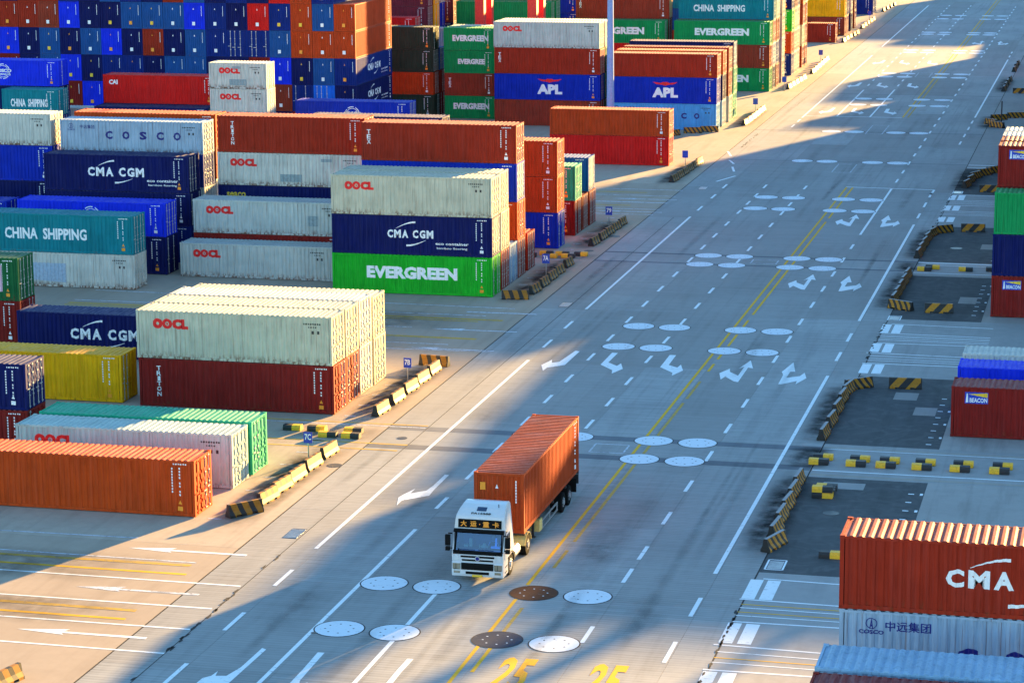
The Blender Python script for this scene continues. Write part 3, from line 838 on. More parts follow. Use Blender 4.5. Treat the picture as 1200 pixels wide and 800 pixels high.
for src, dx, dy in ((4, 0, 32.0), (5, 0, 32.0), (4, 0.0, 62.2), (5, 0.0, 62.4), (1, 0, 143.5), (2, 0, 143.5), (3, 0, 143.5), (1, 0, 173), (2, 0, 173), (3, 0, 173), (1, 0, 204), (2, 0, 204), (3, 0, 204), (4, 0, 238), (5, 0, 238)):
    poly('turn_arrow', [(a + dx, b + dy) for a, b in AR[src]], LN, road)
# round white covers
dm = MB(); n = 28
dm.quad(*[(1.07 * math.cos(2 * math.pi * i / n), 1.10 * math.sin(2 * math.pi * i / n), 0.0) for i in range(n)])
dm = dm.mesh('disc', False)
hm = MB()
for k in range(8):
    a = 2 * math.pi * k / 8 + 0.2
    cx_, cy_ = 0.62 * math.cos(a), 0.62 * math.sin(a)
    hm.quad(*[(cx_ + 0.05 * math.cos(t * math.pi / 3), cy_ + 0.05 * math.sin(t * math.pi / 3), 0.003) for t in range(6)])
hm = hm.mesh('bolt_holes', False)
rm = MB()
for i in range(28):
    a, b = 2 * math.pi * i / 28, 2 * math.pi * (i + 1) / 28
    rm.quad(*[(r * math.cos(t), r * 1.03 * math.sin(t), -0.002) for r, t in ((1.05, a), (1.13, a), (1.13, b), (1.05, b))])
rm = rm.mesh('disc_rim', False)
DY = [(101.6, 108.45), (133.6, 137.85), (162.9, 169.9), (195.0, 199.1), (224.4, 231.3), (256.7, None), (281.5, None), (308.2, 314.9), (342.0, 346.6), (377.5, 381.2), (409.0, 412.6), (440.0, 447.5)]
for a, b in DY:
    for y in (a, b):
        if y is None: continue
        for x in (-32.78, -30.28, -25.72, -23.22):
            mt = M['disc']
            if x == -25.72 and y == 108.45: mt = M['disc_brown']
            if x == -25.72 and y == 101.6: mt = M['disc_grey']
            di = link('marking_disc', dm, mt, road, (x, y, 0.011))
            link('disc_rim', rm, M['crack'], di)
            link('bolt_holes', hm, M['crack'] if mt is M['disc'] else M['disc'], di)
# small outlined boxes between the discs
for cx_, cy_, hw, hl in ((-27.8, 135.6, 0.95, 0.95), (-28.0, 197.1, 1.0, 0.9), (-28.0, 284.0, 0.9, 4.0), (-28.0, 252.0, 0.9, 3.0), (-28, 345, 0.9, 3)):
    for p, q in (((-hw, -hl), (hw, -hl)), ((hw, -hl), (hw, hl)), ((hw, hl), (-hw, hl)), ((-hw, hl), (-hw, -hl))):
        strip('box_outline', (cx_ + p[0], cy_ + p[1]), (cx_ + q[0], cy_ + q[1]), 0.10, M['line_worn'], road)
# painted 25
def ground_text(t, cx_, cy_, w_, h_, mat, rz=0.0):
    mb = fit(text_mb(t, 1, 0.03), w_, h_)
    mb.v = [(v[0], v[2], 0.0) for v in mb.v]
    return link('painted_number', mb.mesh('painted_number', False), mat, road, (cx_, cy_, 0.009), rz)
ground_text('25', -24.05, 97.4, 1.45, 4.2, YL)
ground_text('25', -20.2, 97.4, 1.45, 4.2, YL)
# edge cracks along the road sides
for x, y0, y1, s_ in ((-41.24, 60, 600, 0.05), (-16.28, 60, 600, 0.05), (-38.98, 90, 218, 0.045)):
    strip('joint_line', (x, y0), (x, y1), s_, M['crack'], road, 0.003)
rnd = random.Random(3)
for x, y0, y1 in ((-38.98, 93, 112), (-16.35, 95, 108), (-16.35, 158, 176), (-16.35, 219, 236), (-40.4, 266, 278)):
    for k in range(22):
        y = rnd.uniform(y0, y1); cx_ = x + rnd.uniform(-0.08, 0.08); pts = []
        for t in range(7):
            a = 2 * math.pi * t / 7; r_ = rnd.uniform(0.3, 1.0)
            pts.append((cx_ + 0.10 * r_ * math.cos(a), y + 0.42 * r_ * math.sin(a)))
        poly('tar_patch', pts, M['crack'], road, 0.012)
# dirt by the barriers, tyre rubber, and shade painted in along the left chains
SQ = MB().quad((-1, -1, 0), (1, -1, 0), (1, 1, 0), (-1, 1, 0)).mesh('dirt_shade_stain', False)
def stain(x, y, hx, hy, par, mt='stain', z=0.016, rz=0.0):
    o_ = link('dirt_shade_stain', SQ, M[mt], par, (x, y, z), rz); o_.scale = (hx, hy, 1)
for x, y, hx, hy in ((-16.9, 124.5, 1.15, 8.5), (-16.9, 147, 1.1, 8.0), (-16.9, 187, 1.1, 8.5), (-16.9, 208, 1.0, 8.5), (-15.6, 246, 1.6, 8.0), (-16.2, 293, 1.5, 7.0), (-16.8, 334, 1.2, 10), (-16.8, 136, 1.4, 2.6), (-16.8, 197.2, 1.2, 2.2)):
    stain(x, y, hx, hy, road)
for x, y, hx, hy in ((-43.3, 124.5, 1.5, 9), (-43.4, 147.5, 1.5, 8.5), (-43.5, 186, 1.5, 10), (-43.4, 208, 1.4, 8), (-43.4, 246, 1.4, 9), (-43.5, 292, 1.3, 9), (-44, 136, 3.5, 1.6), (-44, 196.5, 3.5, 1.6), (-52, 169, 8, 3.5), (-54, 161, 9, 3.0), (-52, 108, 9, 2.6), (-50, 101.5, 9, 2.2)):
    stain(x, y, hx, hy, left, 'stain' if hx < 2 else 'stain_soft')  # chain sheets: tyre dirt plus painted shade between stacks and barriers
rs_ = random.Random(11)
for k in range(46):
    x = rs_.choice([-39.4, -35.7, -31.9, -28.0, -24.0, -20.1]) + rs_.uniform(-0.7, 0.7); y = rs_.uniform(95, 330)
    stain(x, y, rs_.uniform(0.15, 0.5), rs_.uniform(5, 16), road, 'stain_faint', 0.015 + k * 0.0002)
for k, (x, y) in enumerate(((-24.0, 117), (-24.2, 113.5), (-23.6, 123), (-35.6, 104), (-30.9, 112), (-36.5, 143), (-20.3, 106))):
    stain(x, y, 1.3, 3.5, road, 'stain_faint', 0.03 + k * 0.0003)
# markings on the left apron (crossing lanes of the gantries)
LW, YW = M['line_worn'], M['yline_worn']
for p, q, w_, mt in (
 ((-60, 112.8), (-46.7, 113.1), 0.12, LW), ((-60, 109.9), (-42.4, 109.7), 0.14, LW), ((-60, 106.75), (-39.1, 106.6), 0.15, LN), ((-55, 103.15), (-39.2, 103.1), 0.15, LN),
 ((-55, 100.1), (-39.1, 100.1), 0.15, LN), ((-55, 96.9), (-39.0, 96.8), 0.14, LN), ((-46.5, 111.4), (-42.7, 113.2), 0.01, LW),
 ((-60, 109.05), (-42.5, 109.2), 0.34, M['yline_worn']), ((-60, 107.9), (-42.2, 107.8), 0.26, M['yline']), ((-55, 102.25), (-42.4, 102.1), 0.34, M['yline_worn']), ((-55, 100.95), (-42.4, 100.85), 0.26, M['yline']),
 ((-75, 175.2), (-42.6, 174.3), 0.16, LW), ((-45.7, 172.5), (-40.6, 172.6), 0.30, LW), ((-75, 171.25), (-44, 171.3), 0.16, LW), ((-75, 170.1), (-42.4, 169.9), 0.5, YW),
 ((-75, 169.4), (-44, 169.2), 0.3, YW), ((-75, 163.8), (-42.6, 163.3), 0.5, YW), ((-75, 158.2), (-40.6, 159.5), 0.14, LW), ((-75, 161.5), (-44, 161.2), 0.14, LW), ((-75, 166.8), (-48, 166.4), 0.14, LW),
 ((-75, 138.2), (-39.1, 138.6), 0.2, YW), ((-75, 137.7), (-39.1, 138.1), 0.12, LW), ((-75, 133.9), (-39.0, 133.97), 0.22, YW), ((-75, 132.5), (-39.2, 132.6), 0.22, YW),
 ((-75, 218.5), (-41, 219.0), 0.18, LW), ((-75, 222.0), (-41, 222.0), 0.18, LW), ((-75, 226.0), (-41, 226), 0.3, LW), ((-75, 230.0), (-41, 230.2), 0.18, LW), ((-75, 234.0), (-41, 234.0), 0.18, LW), ((-75, 224.0), (-44, 224), 0.4, YW), ((-75, 232), (-44, 232), 0.4, YW)):
    strip('yard_line', p, q, w_, mt, left)
for y in (111.4, 104.95, 98.55, 166.2, 159.8, 228.0, 220.5):
    mt = LN if y in (98.55, 111.4) else LW
    poly('straight_arrow', [(-46.5, y), (-44.2, y + 0.42), (-44.4, y + 0.1), (-40.5, y + 0.12), (-40.5, y - 0.12), (-44.4, y - 0.1), (-44.2, y - 0.32)], mt, left)
for k in range(7):      # short ticks of the container slots along the stack ends
    for y0 in (117.2, 140.1, 178.1, 199.8):
        strip('slot_tick', (-44.6, y0 + k * 2.8), (-43.9, y0 + k * 2.8), 0.16, LW, left)
for x, y in ((-40.0, 105.0),): pass
# markings on the right apron
for yb in (113.0, 175.1 - 0.8, 236.2):
    d_ = yb - 112.9
    for p, q, w_, mt in (((-15.9, 112.8), (-9, 112.5), 0.13, LN), ((-16.5, 109.5), (-9, 109.3), 0.14, LN), ((-16.3, 106.2), (-9, 106.3), 0.14, LN), ((-16.6, 102.9), (-9, 102.6), 0.14, LN), ((-16.5, 99.6), (-9, 99.7), 0.15, LN),
                         ((-16.3, 108.75), (-9, 108.65), 0.10, YL if yb < 120 else LN), ((-16.3, 108.25), (-9, 108.2), 0.10, LN), ((-16.3, 107.6), (-9, 107.55), 0.10, YL if yb < 120 else LN), ((-16.3, 107.1), (-9, 107.1), 0.09, LN),
                         ((-16.3, 102.0), (-9, 101.8), 0.10, LN), ((-16.3, 101.2), (-9, 101.1), 0.10, YL if yb < 120 else LN), ((-16.3, 100.6), (-9, 100.5), 0.09, LN)):
        if yb > 200 and abs(p[1] - 99.6) < 0.1: continue
        strip('yard_line', (p[0], p[1] + d_), (q[0], q[1] + d_), w_, mt, right)
    for a, b in ((109.6, 112.6), (103.2, 106.0), (96.6, 99.4)):
        for x0 in (-16.15, -15.35):
            poly('hatch_block', [(x0 - 0.30, a + d_), (x0 + 0.30, a + d_), (x0 + 0.30, b + d_), (x0 - 0.30, b + d_)], LN, right)
for y, w_ in ((138.35, 0.32), (138.0, 0.10), (133.2, 0.14), (132.3, 0.40), (199.2, 0.30), (198.2, 0.14), (194.6, 0.14), (193.8, 0.32), (254.8, 0.2), (256.6, 0.25)):
    strip('yard_line', (-16.2, y), (60, y - 0.2), w_, M['runway'] if w_ > 0.3 else LN, right, ZM + (0.004 if w_ < 0.2 else 0))
for x0, x1, y0, y1 in ((-12.1, -10.8, 147.15, 149.25), (-12.0, -10.75, 182.65, 185.2), (-11.9, -10.3, 206.3, 208.8), (-15.3, -13.1, 129.6, 130.9), (-13.6, -12.2, 151, 153), (-12.4, -10.9, 121.5, 124)):
    poly('concrete_patch', [(x0, y0), (x1, y0), (x1, y1), (x0, y1)], M['pad'] if y0 not in (129.6, 151, 121.5) else M['right_apron'], right)
for y0 in (140.2, 178.4, 117.8, 201):
    for k in range(8):
        strip('slot_tick', (-10.75, y0 + k * 1.65), (-10.45, y0 + k * 1.65), 0.16, LN, right)
        if k % 2: strip('slot_tick', (-10.15, y0 + k * 1.65), (-10.0, y0 + k * 1.65), 0.4, LN, right)
for x, y, mt, par in ((-39.45, 115.5, 'grate', road), (-39.4, 176.6, 'grate', road), (-16.0 + 0.35, 115.2, 'grate', right), (-15.9, 176.3, 'grate', right), (-15.9, 237.6, 'grate', right), (-39.4, 236.0, 'grate', road)):
    gx, gy = (0.38, 0.85) if x < -20 else (0.36, 0.72)
    for p, q in (((-gx, -gy), (gx, -gy)), ((gx, -gy), (gx, gy)), ((gx, gy), (-gx, gy)), ((-gx, gy), (-gx, -gy))):
        if x > -20: strip('box_outline', (x + p[0] * 1.15, y + p[1] * 1.12), (x + q[0] * 1.15, y + q[1] * 1.12), 0.09, LN, par, 0.014)
    gm = MB().box(-gx, gx, -gy, gy, -0.02, 0.008)
    gr = link('drain_grate', gm.mesh('drain_grate'), M['grate'], par, (x, y, 0))
    bm_ = MB()
    for k in range(9): bm_.box(-gx + 0.03, gx - 0.03, -gy + 0.08 + k * gy * 0.2, -gy + 0.13 + k * gy * 0.2, 0.008, 0.02)
    link('grate_bars', bm_.mesh('grate_bars'), M['steel'], gr)
for x, y, r_ in ((-41.6, 128.75, 0.42), (-39.75, 135.5, 0.30), (-42.0, 206.9, 0.5), (-15.2, 126.6, 0.0), (-14.2, 124.8, 0.42), (-42.6, 199.5, 0.4), (-13.8, 206.5, 0.5), (-33.7, 100.8, 0.12)):
    if r_: link('manhole_cover', MB().cyl((0, 0), r_, -0.01, 0.012, 'z', 20).mesh('manhole_cover'), M['dark'], left if x < -38 else right, (x, y, 0))

# ================================================================== containers
A, B_, D_ = 'roadside bay of the', 'second bay of the', 'third bay of the'
def blk(n): return n + ' left block'
b1, b2, b3, b4, b5, b6, b7, b8, b9 = [blk(n) for n in ('nearest', 'second', 'third', 'fourth', 'fifth', 'sixth', 'seventh', 'eighth', 'ninth')]
GL = 'containers stacked left of the road'
X0, X1, X2, X3 = -45.25, -58.65, -72.05, -85.45
T = [  # block, bay, row, right end x, front y, tiers, length
 (b1, A, 0, X0, 117.15, [('orange', HC)]),
 (b1, A, 1, X0, 122.8, [('rusty white', HC, 'OOCL')]),
 (b1, A, 2, X0, 125.75, [('sea green', HC)]),
 (b1, B_, 1, X1, 126.9, [('maroon', ST), ('navy', ST)]),
 (b2, A, 0, X0, 140.12, [('maroon', HC, 'TRITON', 'rust-red'), ('cream', HC, 'OOCL')]),
 (b2, A, 1, X0, 142.75, [('brown', HC), ('cream', HC)]),
 (b2, A, 2, X0, 145.5, [('off-white', HC), ('off-white', HC)]),
 (b2, A, 3, X0, 148.35, [('cream', HC), ('cream', ST)]),
 (b2, B_, 0, X1, 140.4, [('yellow', HC)]),
 (b2, B_, 2, X1, 152.3, [('navy', HC, 'CMAw')]),
 (b2, D_, 1, X2, 155.4, [('maroon', HC), ('bottle green', HC, 'card')]),
 (b3, A, 0, X0, 178.15, [('leaf green', HC, 'EVERGREEN'), ('navy', HC, 'CMA', 'cream'), ('cream', HC, 'OOCL')]),  # cream doors on the navy box: sunlight put into the paint
 (b3, A, 1, X0, 181.0, [('rust-red', HC), ('cream', HC), ('cream', HC)]),
 (b3, A, 2, X0, 183.75, [('grey-blue', HC)]),
 (b3, A, 3, X0, 186.1, [('brown', HC), ('orange-red', HC), ('royal blue', HC, None, 'off-white'), ('rust-red', HC, 'TEX')]),  # off-white doors on the blue box: grazing sun painted in
 (b3, A, 4, X0, 189.4, [('rust-red', HC)]),
 (b3, B_, 0, X1, 181.9, [('pale grey', ST, 'OOCL')]),
 (b3, B_, 1, X1, 184.9, [('maroon', HC), ('pale grey', ST, 'OOCLp')]),
 (b3, B_, 3, X1, 190.8, [('off-white', HC), ('navy', HC, 'seaco'), ('off-white', ST, 'OOCLq'), ('rust-red', HC, 'TRITON')]),
 (b3, D_, 0, X2, 175.7, [('off-white', ST, 'graffiti'), ('teal', HC, 'CHINA')]),
 (b3, D_, 1, X2, 182.2, [('navy', HC), ('bright blue', ST, 'COSCORING')]),
 (b3, D_, 2, X2, 187.5, [('dark blue', HC), ('navy', ST), ('navy', HC, 'CMAw')]),
 (b3, D_, 3, X2, 190.9, [('bottle green', HC), ('off-white', ST), ('dark blue', ST), ('grey-blue', ST, 'COSCO')]),
 (b3, D_, 4, X2, 193.75, [('rust-red', HC), ('off-white', HC), ('brown', ST), ('orange', ST)]),
 (b3, 'fourth bay of the', 1, X3, 182.9, [('dark blue', ST), ('royal blue', ST)]),
 (b3, 'fourth bay of the', 3, X3, 191.8, [('navy', HC), ('navy', ST), ('royal blue', HC), ('off-white', ST)]),
 (b4, A, 0, X0, 199.85, [('royal blue', HC), ('orange-red', HC), ('orange-red', HC)]),
 (b4, A, 1, X0, 206.5, [('maroon', HC), ('sea green', HC)]),
 (b4, A, 2, X0, 209.3, [('brown', HC)]),
 (b4, A, 3, X0, 212.0, [('rust-red', HC), ('steel blue', HC, None, 'off-white')]),
 (b4, B_, 2, X1, 213.9, [('rust-red', HC), ('off-white', HC), ('navy', HC)]),
 (b4, B_, 0, X1, 203.0, [('brown', ST), ('maroon', ST)]),
 (b4, D_, 1, X2, 205.0, [('steel blue', ST), ('maroon', ST)]),
 (b5, A, 3, X0, 250.3, [('bright red', HC), ('orange-red', ST)]),
 (b5, D_, 3, X2, 250.2, [('navy', HC), ('royal blue', HC, 'COSCORING')]),
 (b5, 'fourth bay of the', 0, -84.3, 241.6, [('maroon', ST), ('off-white', ST), ('off-white', ST, 'OOCL'), ('off-white', ST, 'OOCLq')], L20),
 (b5, 'fifth bay of the', 0, -90.6, 241.6, [('dark blue', HC), ('navy', HC, 'CMAw')]),
 (b5, 'fifth bay of the', 1, -90.75, 244.4, [('maroon', HC), ('navy', HC), ('bright red', HC, 'CAI')]),
 (b5, 'fifth bay of the', 2, -104.2, 244.6, [('brown', ST), ('off-white', ST)], L20),
 (b5, 'sixth bay of the', 0, -104.95, 237.5, [('navy', ST), ('dark blue', ST), ('teal', ST, 'CHINA')], L20),
 (b5, 'sixth bay of the', 1, -106.0, 240.5, [('navy', ST), ('steel blue', ST), ('navy', ST), ('bright blue', ST, 'COSCORING')]),
 (b6, A, 0, X0, 279.6, [('light blue', HC, 'COSCO'), ('royal blue', HC, 'APL'), ('rust-red', ST)]),
 (b6, A, 1, X0, 283.6, [('grey-blue', HC), ('navy', HC), ('orange-red', ST)]),
 (b6, A, 2, X0, 288.0, [('off-white', HC), ('brown', HC), ('maroon', ST, None, 'orange-red')]),
 (b6, A, 3, X0, 291.6, [('sea green', HC), ('sea green', HC), ('navy', HC, None, 'grey-blue')]),
 (b6, B_, 0, X1, 280.7, [('brown', HC), ('royal blue', HC, 'APL'), ('rust-red', HC, 'TEX'), ('pale grey', HC, 'OOCL')]),
 (b6, B_, 1, X1, 283.6, [('bottle green', HC), ('green', HC), ('bottle green', HC), ('off-white', HC)]),
 (b6, D_, 0, X2, 286.0, [('green', ST, 'EVERGREEN'), ('brown', ST, 'TEX'), ('green', ST, 'EVERWORN'), ('green', ST, 'EVERGREEN')], L20),
 (b6, D_, 1, X2, 288.8, [('leaf green', ST), ('maroon', ST), ('green', ST), ('cream', ST)], L20),
 (b6, 'fourth bay of the', 0, -79.5, 286.3, [('dark green', ST), ('orange-red', ST), ('dark green', ST), ('dark green', ST)], L20),
 (b6, 'fourth bay of the', 1, -79.5, 289.1, [('maroon', ST), ('rust-red', ST), ('steel blue', ST)], L20),
 (b7, 'fourth bay of the', 0, X3, 299.7, [('steel blue', ST), ('maroon', ST), ('maroon', ST), ('bright red', ST)], L20),
 (b7, 'fifth bay of the', 0, -92.0, 299.7, [('navy', ST), ('maroon', ST), ('off-white', ST), ('off-white', ST)], L20),
 (b7, 'fourth bay of the', 1, X3, 305.4, [('purple-brown', ST), ('purple-brown', HC), ('brown', HC), ('purple-brown', HC), ('purple-brown', HC)]),
 (b7, 'fourth bay of the', 2, X3, 308.3, [('navy', ST), ('brown', HC), ('steel blue', HC), ('yellow', HC), ('yellow', HC)]),
 (b7, 'fourth bay of the', 3, X3, 311.1, [('navy', ST), ('royal blue', HC), ('steel blue', HC), ('royal blue', HC), ('off-white', HC)]),
 (b7, 'fourth bay of the', 4, X3, 317.5, [('navy', ST), ('royal blue', HC), ('navy', HC), ('purple-brown', HC), ('purple-brown', HC)]),
 (b7, 'fourth bay of the', 5, X3, 323.0, [('navy', ST), ('maroon', HC), ('maroon', HC), ('maroon', ST), ('steel blue', HC)]),
 (b7, D_, 4, X2, 314.6, [('green', ST), ('off-white', HC), ('green', HC), ('green', HC)]),
 (b7, D_, 2, -74.5, 308.5, [('off-white', ST), ('off-white', HC), ('grey-blue', HC, 'EVERGREEN')]),
 (b7, D_, 5, X2, 317.6, [('green', ST), ('green', HC), ('green', HC), ('green', HC), ('off-white', HC)]),
 (b8, D_, 0, X2, 331.3, [('royal blue', HC), ('royal blue', HC), ('royal blue', HC), ('royal blue', HC), ('brown', HC)], L20),
 (b8, A, 0, X0, 320.8, [('green', HC, 'EVERGREEN'), ('brown', HC), ('green', HC, 'EVERGREEN')]),
 (b8, A, 1, X0, 323.7, [('navy', HC), ('grey-blue', HC), ('brown', HC, None, 'orange-red'), ('teal', HC, 'CHINA')]),
 (b8, A, 2, X0, 326.6, [('brown', HC), ('steel blue', HC), ('brown', HC), ('cream', HC)]),
 (b8, A, 3, X0, 332.0, [('cream', HC), ('off-white', HC), ('cream', HC), ('cream', HC)]),
 (b8, B_, 0, X1, 320.8, [('navy', HC), ('bright red', HC), ('green', HC, 'EVERGREEN')]),
 (b8, B_, 1, X1, 323.7, [('green', HC), ('brown', HC), ('maroon', HC), ('brown', HC, 'TEX', 'yellow'), ('brown', HC)]),
 (b9, A, 0, X0, 341.2, [('dark blue', HC), ('orange-red', HC), ('leaf green', HC), ('navy', HC)]),
 (b9, A, 1, X0, 344.0, [('off-white', HC), ('cream', HC), ('yellow', HC, None, 'cream'), ('maroon', HC)]),
 (b9, A, 2, X0, 346.8, [('off-white', HC), ('cream', HC), ('cream', HC), ('navy', HC)]),
 (b9, A, 3, X0, 352.4, [('brown', HC), ('cream', HC), ('brown', HC), ('orange', HC, None, 'cream')]),
 (b9, A, 4, X0, 355.2, [('brown', HC), ('rust-red', HC), ('brown', HC), ('off-white', HC)]),
 (b9, B_, 0, X1, 341.2, [('maroon', HC), ('brown', HC), ('steel blue', HC), ('teal', HC)]),
]
bA, bB = 'tenth left block', 'eleventh left block'
T += [
 (bA, A, 0, X0, 391.5, [('rust-red', HC)]),
 (bA, A, 1, X0, 404.1, [('brown', HC), ('yellow', HC), ('yellow', HC)]),
 (bA, A, 2, X0, 407.0, [('brown', HC), ('navy', HC), ('orange', HC)]),
 (bA, A, 3, X0, 412.5, [('navy', HC), ('off-white', HC), ('grey-blue', HC), ('off-white', HC)]),
 (bA, A, 4, X0, 418.0, [('maroon', HC), ('purple-brown', HC), ('maroon', HC), ('maroon', HC)]),
 (bB, A, 0, X0, 447.3, [('dark blue', HC), ('navy', HC)]),
 (bB, A, 1, X0, 450.2, [('steel blue', HC), ('navy', HC)]),
 (bA, B_, 1, X1, 404.1, [('orange', HC), ('brown', HC), ('yellow', HC), ('yellow', HC)]),
 (bB, B_, 0, X1, 447.3, [('maroon', HC), ('navy', HC), ('brown', HC), ('brown', HC)]),
]
for t_ in T:
    stack(t_[0], t_[1], ORD[t_[2]], t_[3], t_[4], t_[5], t_[6] if len(t_) > 6 else L40, GL)

# the far wall of containers standing end-on
WALL = [  # tiers from the ground, columns from the right
 ['navy', 'dark blue', 'maroon', 'navy', 'royal blue', 'navy', 'maroon', 'navy', 'dark blue', 'navy', 'navy', 'maroon', 'navy', 'dark blue', 'navy', 'navy', 'maroon', 'navy', 'navy', 'dark blue'],
 ['navy', 'azure', 'dark blue', 'brown', 'navy', 'maroon', 'navy', 'dark blue', 'maroon', 'navy', 'navy', 'navy', 'bright blue', 'maroon', 'bright blue', 'navy', 'navy', 'maroon', 'navy', 'navy'],
 ['dark blue', 'steel blue', 'navy', 'bright blue', 'maroon', 'navy', 'navy', 'steel blue', 'steel blue', 'navy', 'dark blue', 'dark blue', 'navy', 'bright blue', 'steel blue', 'navy', 'maroon', 'maroon', 'navy', 'dark blue'],
 ['orange-red', 'orange-red', 'orange-red', 'steel blue', 'dark blue', 'dark blue', 'dark blue', 'steel blue', 'navy', 'rust-red', 'navy', 'bright blue', 'steel blue', 'navy', 'steel blue', 'navy', 'bright blue', 'bright blue', 'navy', 'steel blue'],
 ['orange-red', 'steel blue', 'orange-red', 'dark blue', 'bright red', 'navy', 'dark blue', 'bright blue', 'steel blue', 'steel blue', 'steel blue', 'navy', 'navy', 'bright blue', 'brown', 'rust-red', 'rust-red', 'navy', 'rust-red', 'navy'],
 [None, 'dark blue', 'orange-red', 'bright red', 'navy', 'dark blue', 'navy', 'steel blue', 'rust-red', 'navy', 'dark blue', 'steel blue', 'navy', 'dark blue', 'rust-red', 'rust-red', 'navy', 'dark blue', 'navy', 'navy'],
]
CORD = ['rightmost'] + [o + ' from right' for o in ('second', 'third', 'fourth', 'fifth', 'sixth', 'seventh', 'eighth', 'ninth', 'tenth', 'eleventh', 'twelfth', 'thirteenth', 'fourteenth', 'fifteenth', 'sixteenth', 'seventeenth', 'eighteenth', 'nineteenth', 'twentieth')]
for i, rowc in enumerate(WALL):
    for j, col in enumerate(rowc):
        if col is None: continue
        cx_ = -82.15 - 1.22 - j * 2.445
        dz = (i == 3 and j in (4, 5)) or (i == 1 and j in (1, 2))
        rz = -math.pi / 2 if dz else math.pi / 2
        lab = '%s container end-on%s, %s, column %s in far left wall' % (col, ' with doors' if dz else '', 'topmost' if (i == 5 or (i == 4 and j == 0)) else TIER[i] + ' tier', CORD[j])
        o = container(cx_, 264.7 + L45 / 2 + random.uniform(-0.06, 0.06), 0.03 + i * 2.912, L45, HC, col, 'CMAw' if (j == 0 and i in (1, 2)) else None, rz, lab,
                      'containers standing end-on in the far wall', marks='end' if not dz else True, doors=dz)
        o.scale = (1, 0.985, 1)

# right of the road
GR = 'containers stacked right of the road'
rA, rB, rC = 'nearest right block', 'second right block', 'third right block'
XR = -9.3
for t_ in (
 (rA, 'front', XR, 75.3, [('navy', ST), ('maroon', ST), ('maroon', ST)], L40),
 (rA, 'second', XR, 78.15, [('maroon', ST), ('grey-blue', ST), ('pale blue', ST)], L40),
 (rA, 'third', XR, 84.45, [('maroon', ST), ('navy', ST), ('grey-blue', ST, 'COSCOR'), ('rust-red', ST, 'CMAr')], L40),
 (rB, 'front', -9.55, 142.3, [('maroon', HC, 'BEACON')], L40),
 (rB, 'second', -9.55, 147.6, [('bright blue', HC)], L40),
 (rB, 'third', -9.55, 151.4, [('off-white', HC)], L40),
 (rC, 'front', -9.42, 178.1, [('maroon', HC, 'BEACON'), ('navy', HC), ('green', HC)], L20),
 (rC, 'second', -9.42, 180.9, [('navy', HC), ('green', HC), ('maroon', HC), ('maroon', HC, 'BEACON')], L20),
 (rC, 'third', -9.42, 183.9, [('navy', HC), ('maroon', HC), ('brown', HC), ('maroon', HC, 'BEACON')], L20),
 (rC, 'fourth', -9.42, 186.7, [('navy', HC), ('maroon', HC), ('brown', HC), ('off-white', HC)], L20),
 (rC, 'fifth', -9.42, 189.6, [('navy', HC), ('maroon', HC), ('off-white', HC), ('off-white', HC)], L20)):
    stack(t_[0], 'roadside bay of the', t_[1], t_[2], t_[3], t_[4], t_[5], GR, False, True)
# unseen stacks past the right edge, added and sized to shade the road. Too many to tell apart: one mass
def rows(a, b, step=2.83):
    o_ = []
    while a < b: o_.append(a); a += step
    return o_
om = MB(); omi = []
OC = list(MP.keys()); OC = [k_ for k_ in OC if '/' not in k_]
def add_mass(x, y, z, L, H, col, rz=0.0, sy=1.0):
    d = cmeshes(L, H); ci = OC.index(col); c_, s_n = math.cos(rz), math.sin(rz)
    for k_ in ('side', 'side2', 'end', 'roof', 'frame', 'doorA', 'doorB'):
        me = d[k_]; b = len(om.v)
        om.v.extend([(x + v.co.x * c_ - v.co.y * sy * s_n, y + v.co.x * s_n + v.co.y * sy * c_, z + v.co.z) for v in me.vertices])
        for p in me.polygons: om.f.append(tuple(q + b for q in p.vertices)); omi.append(ci)
def shadow_stack(x, y, n, L=L40):
    for i in range(n):
        col = ['rust-red', 'navy', 'green', 'brown', 'royal blue', 'off-white'][random.Random(int(y * 31 + i * 7 + x * 3)).randrange(6)]
        add_mass(x + L / 2 + random.uniform(-0.04, 0.04), y + W / 2, 0.03 + i * 2.91, L, HC, col)
for y in rows(178.1, 194, 2.83):
    shadow_stack(1.6, y, 4); shadow_stack(14.2, y, 4)
for x, ys, n in ((-8.2, rows(199.9, 240), 4), (-9.3, rows(242, 267), 4), (-9.3, rows(267.8, 341), 6), (-9.3, rows(345.0, 357), 2), (-9.3, rows(358.5, 362), 4), (-9.3, rows(364.2, 383), 2), (-9.3, rows(385, 406), 4), (-9.3, rows(408, 461), 2), (-9.3, rows(462.5, 466), 4), (-9.3, rows(468.2, 487), 2), (-9.3, rows(490, 560), 5)):
    for y in ys: shadow_stack(x, y, n)
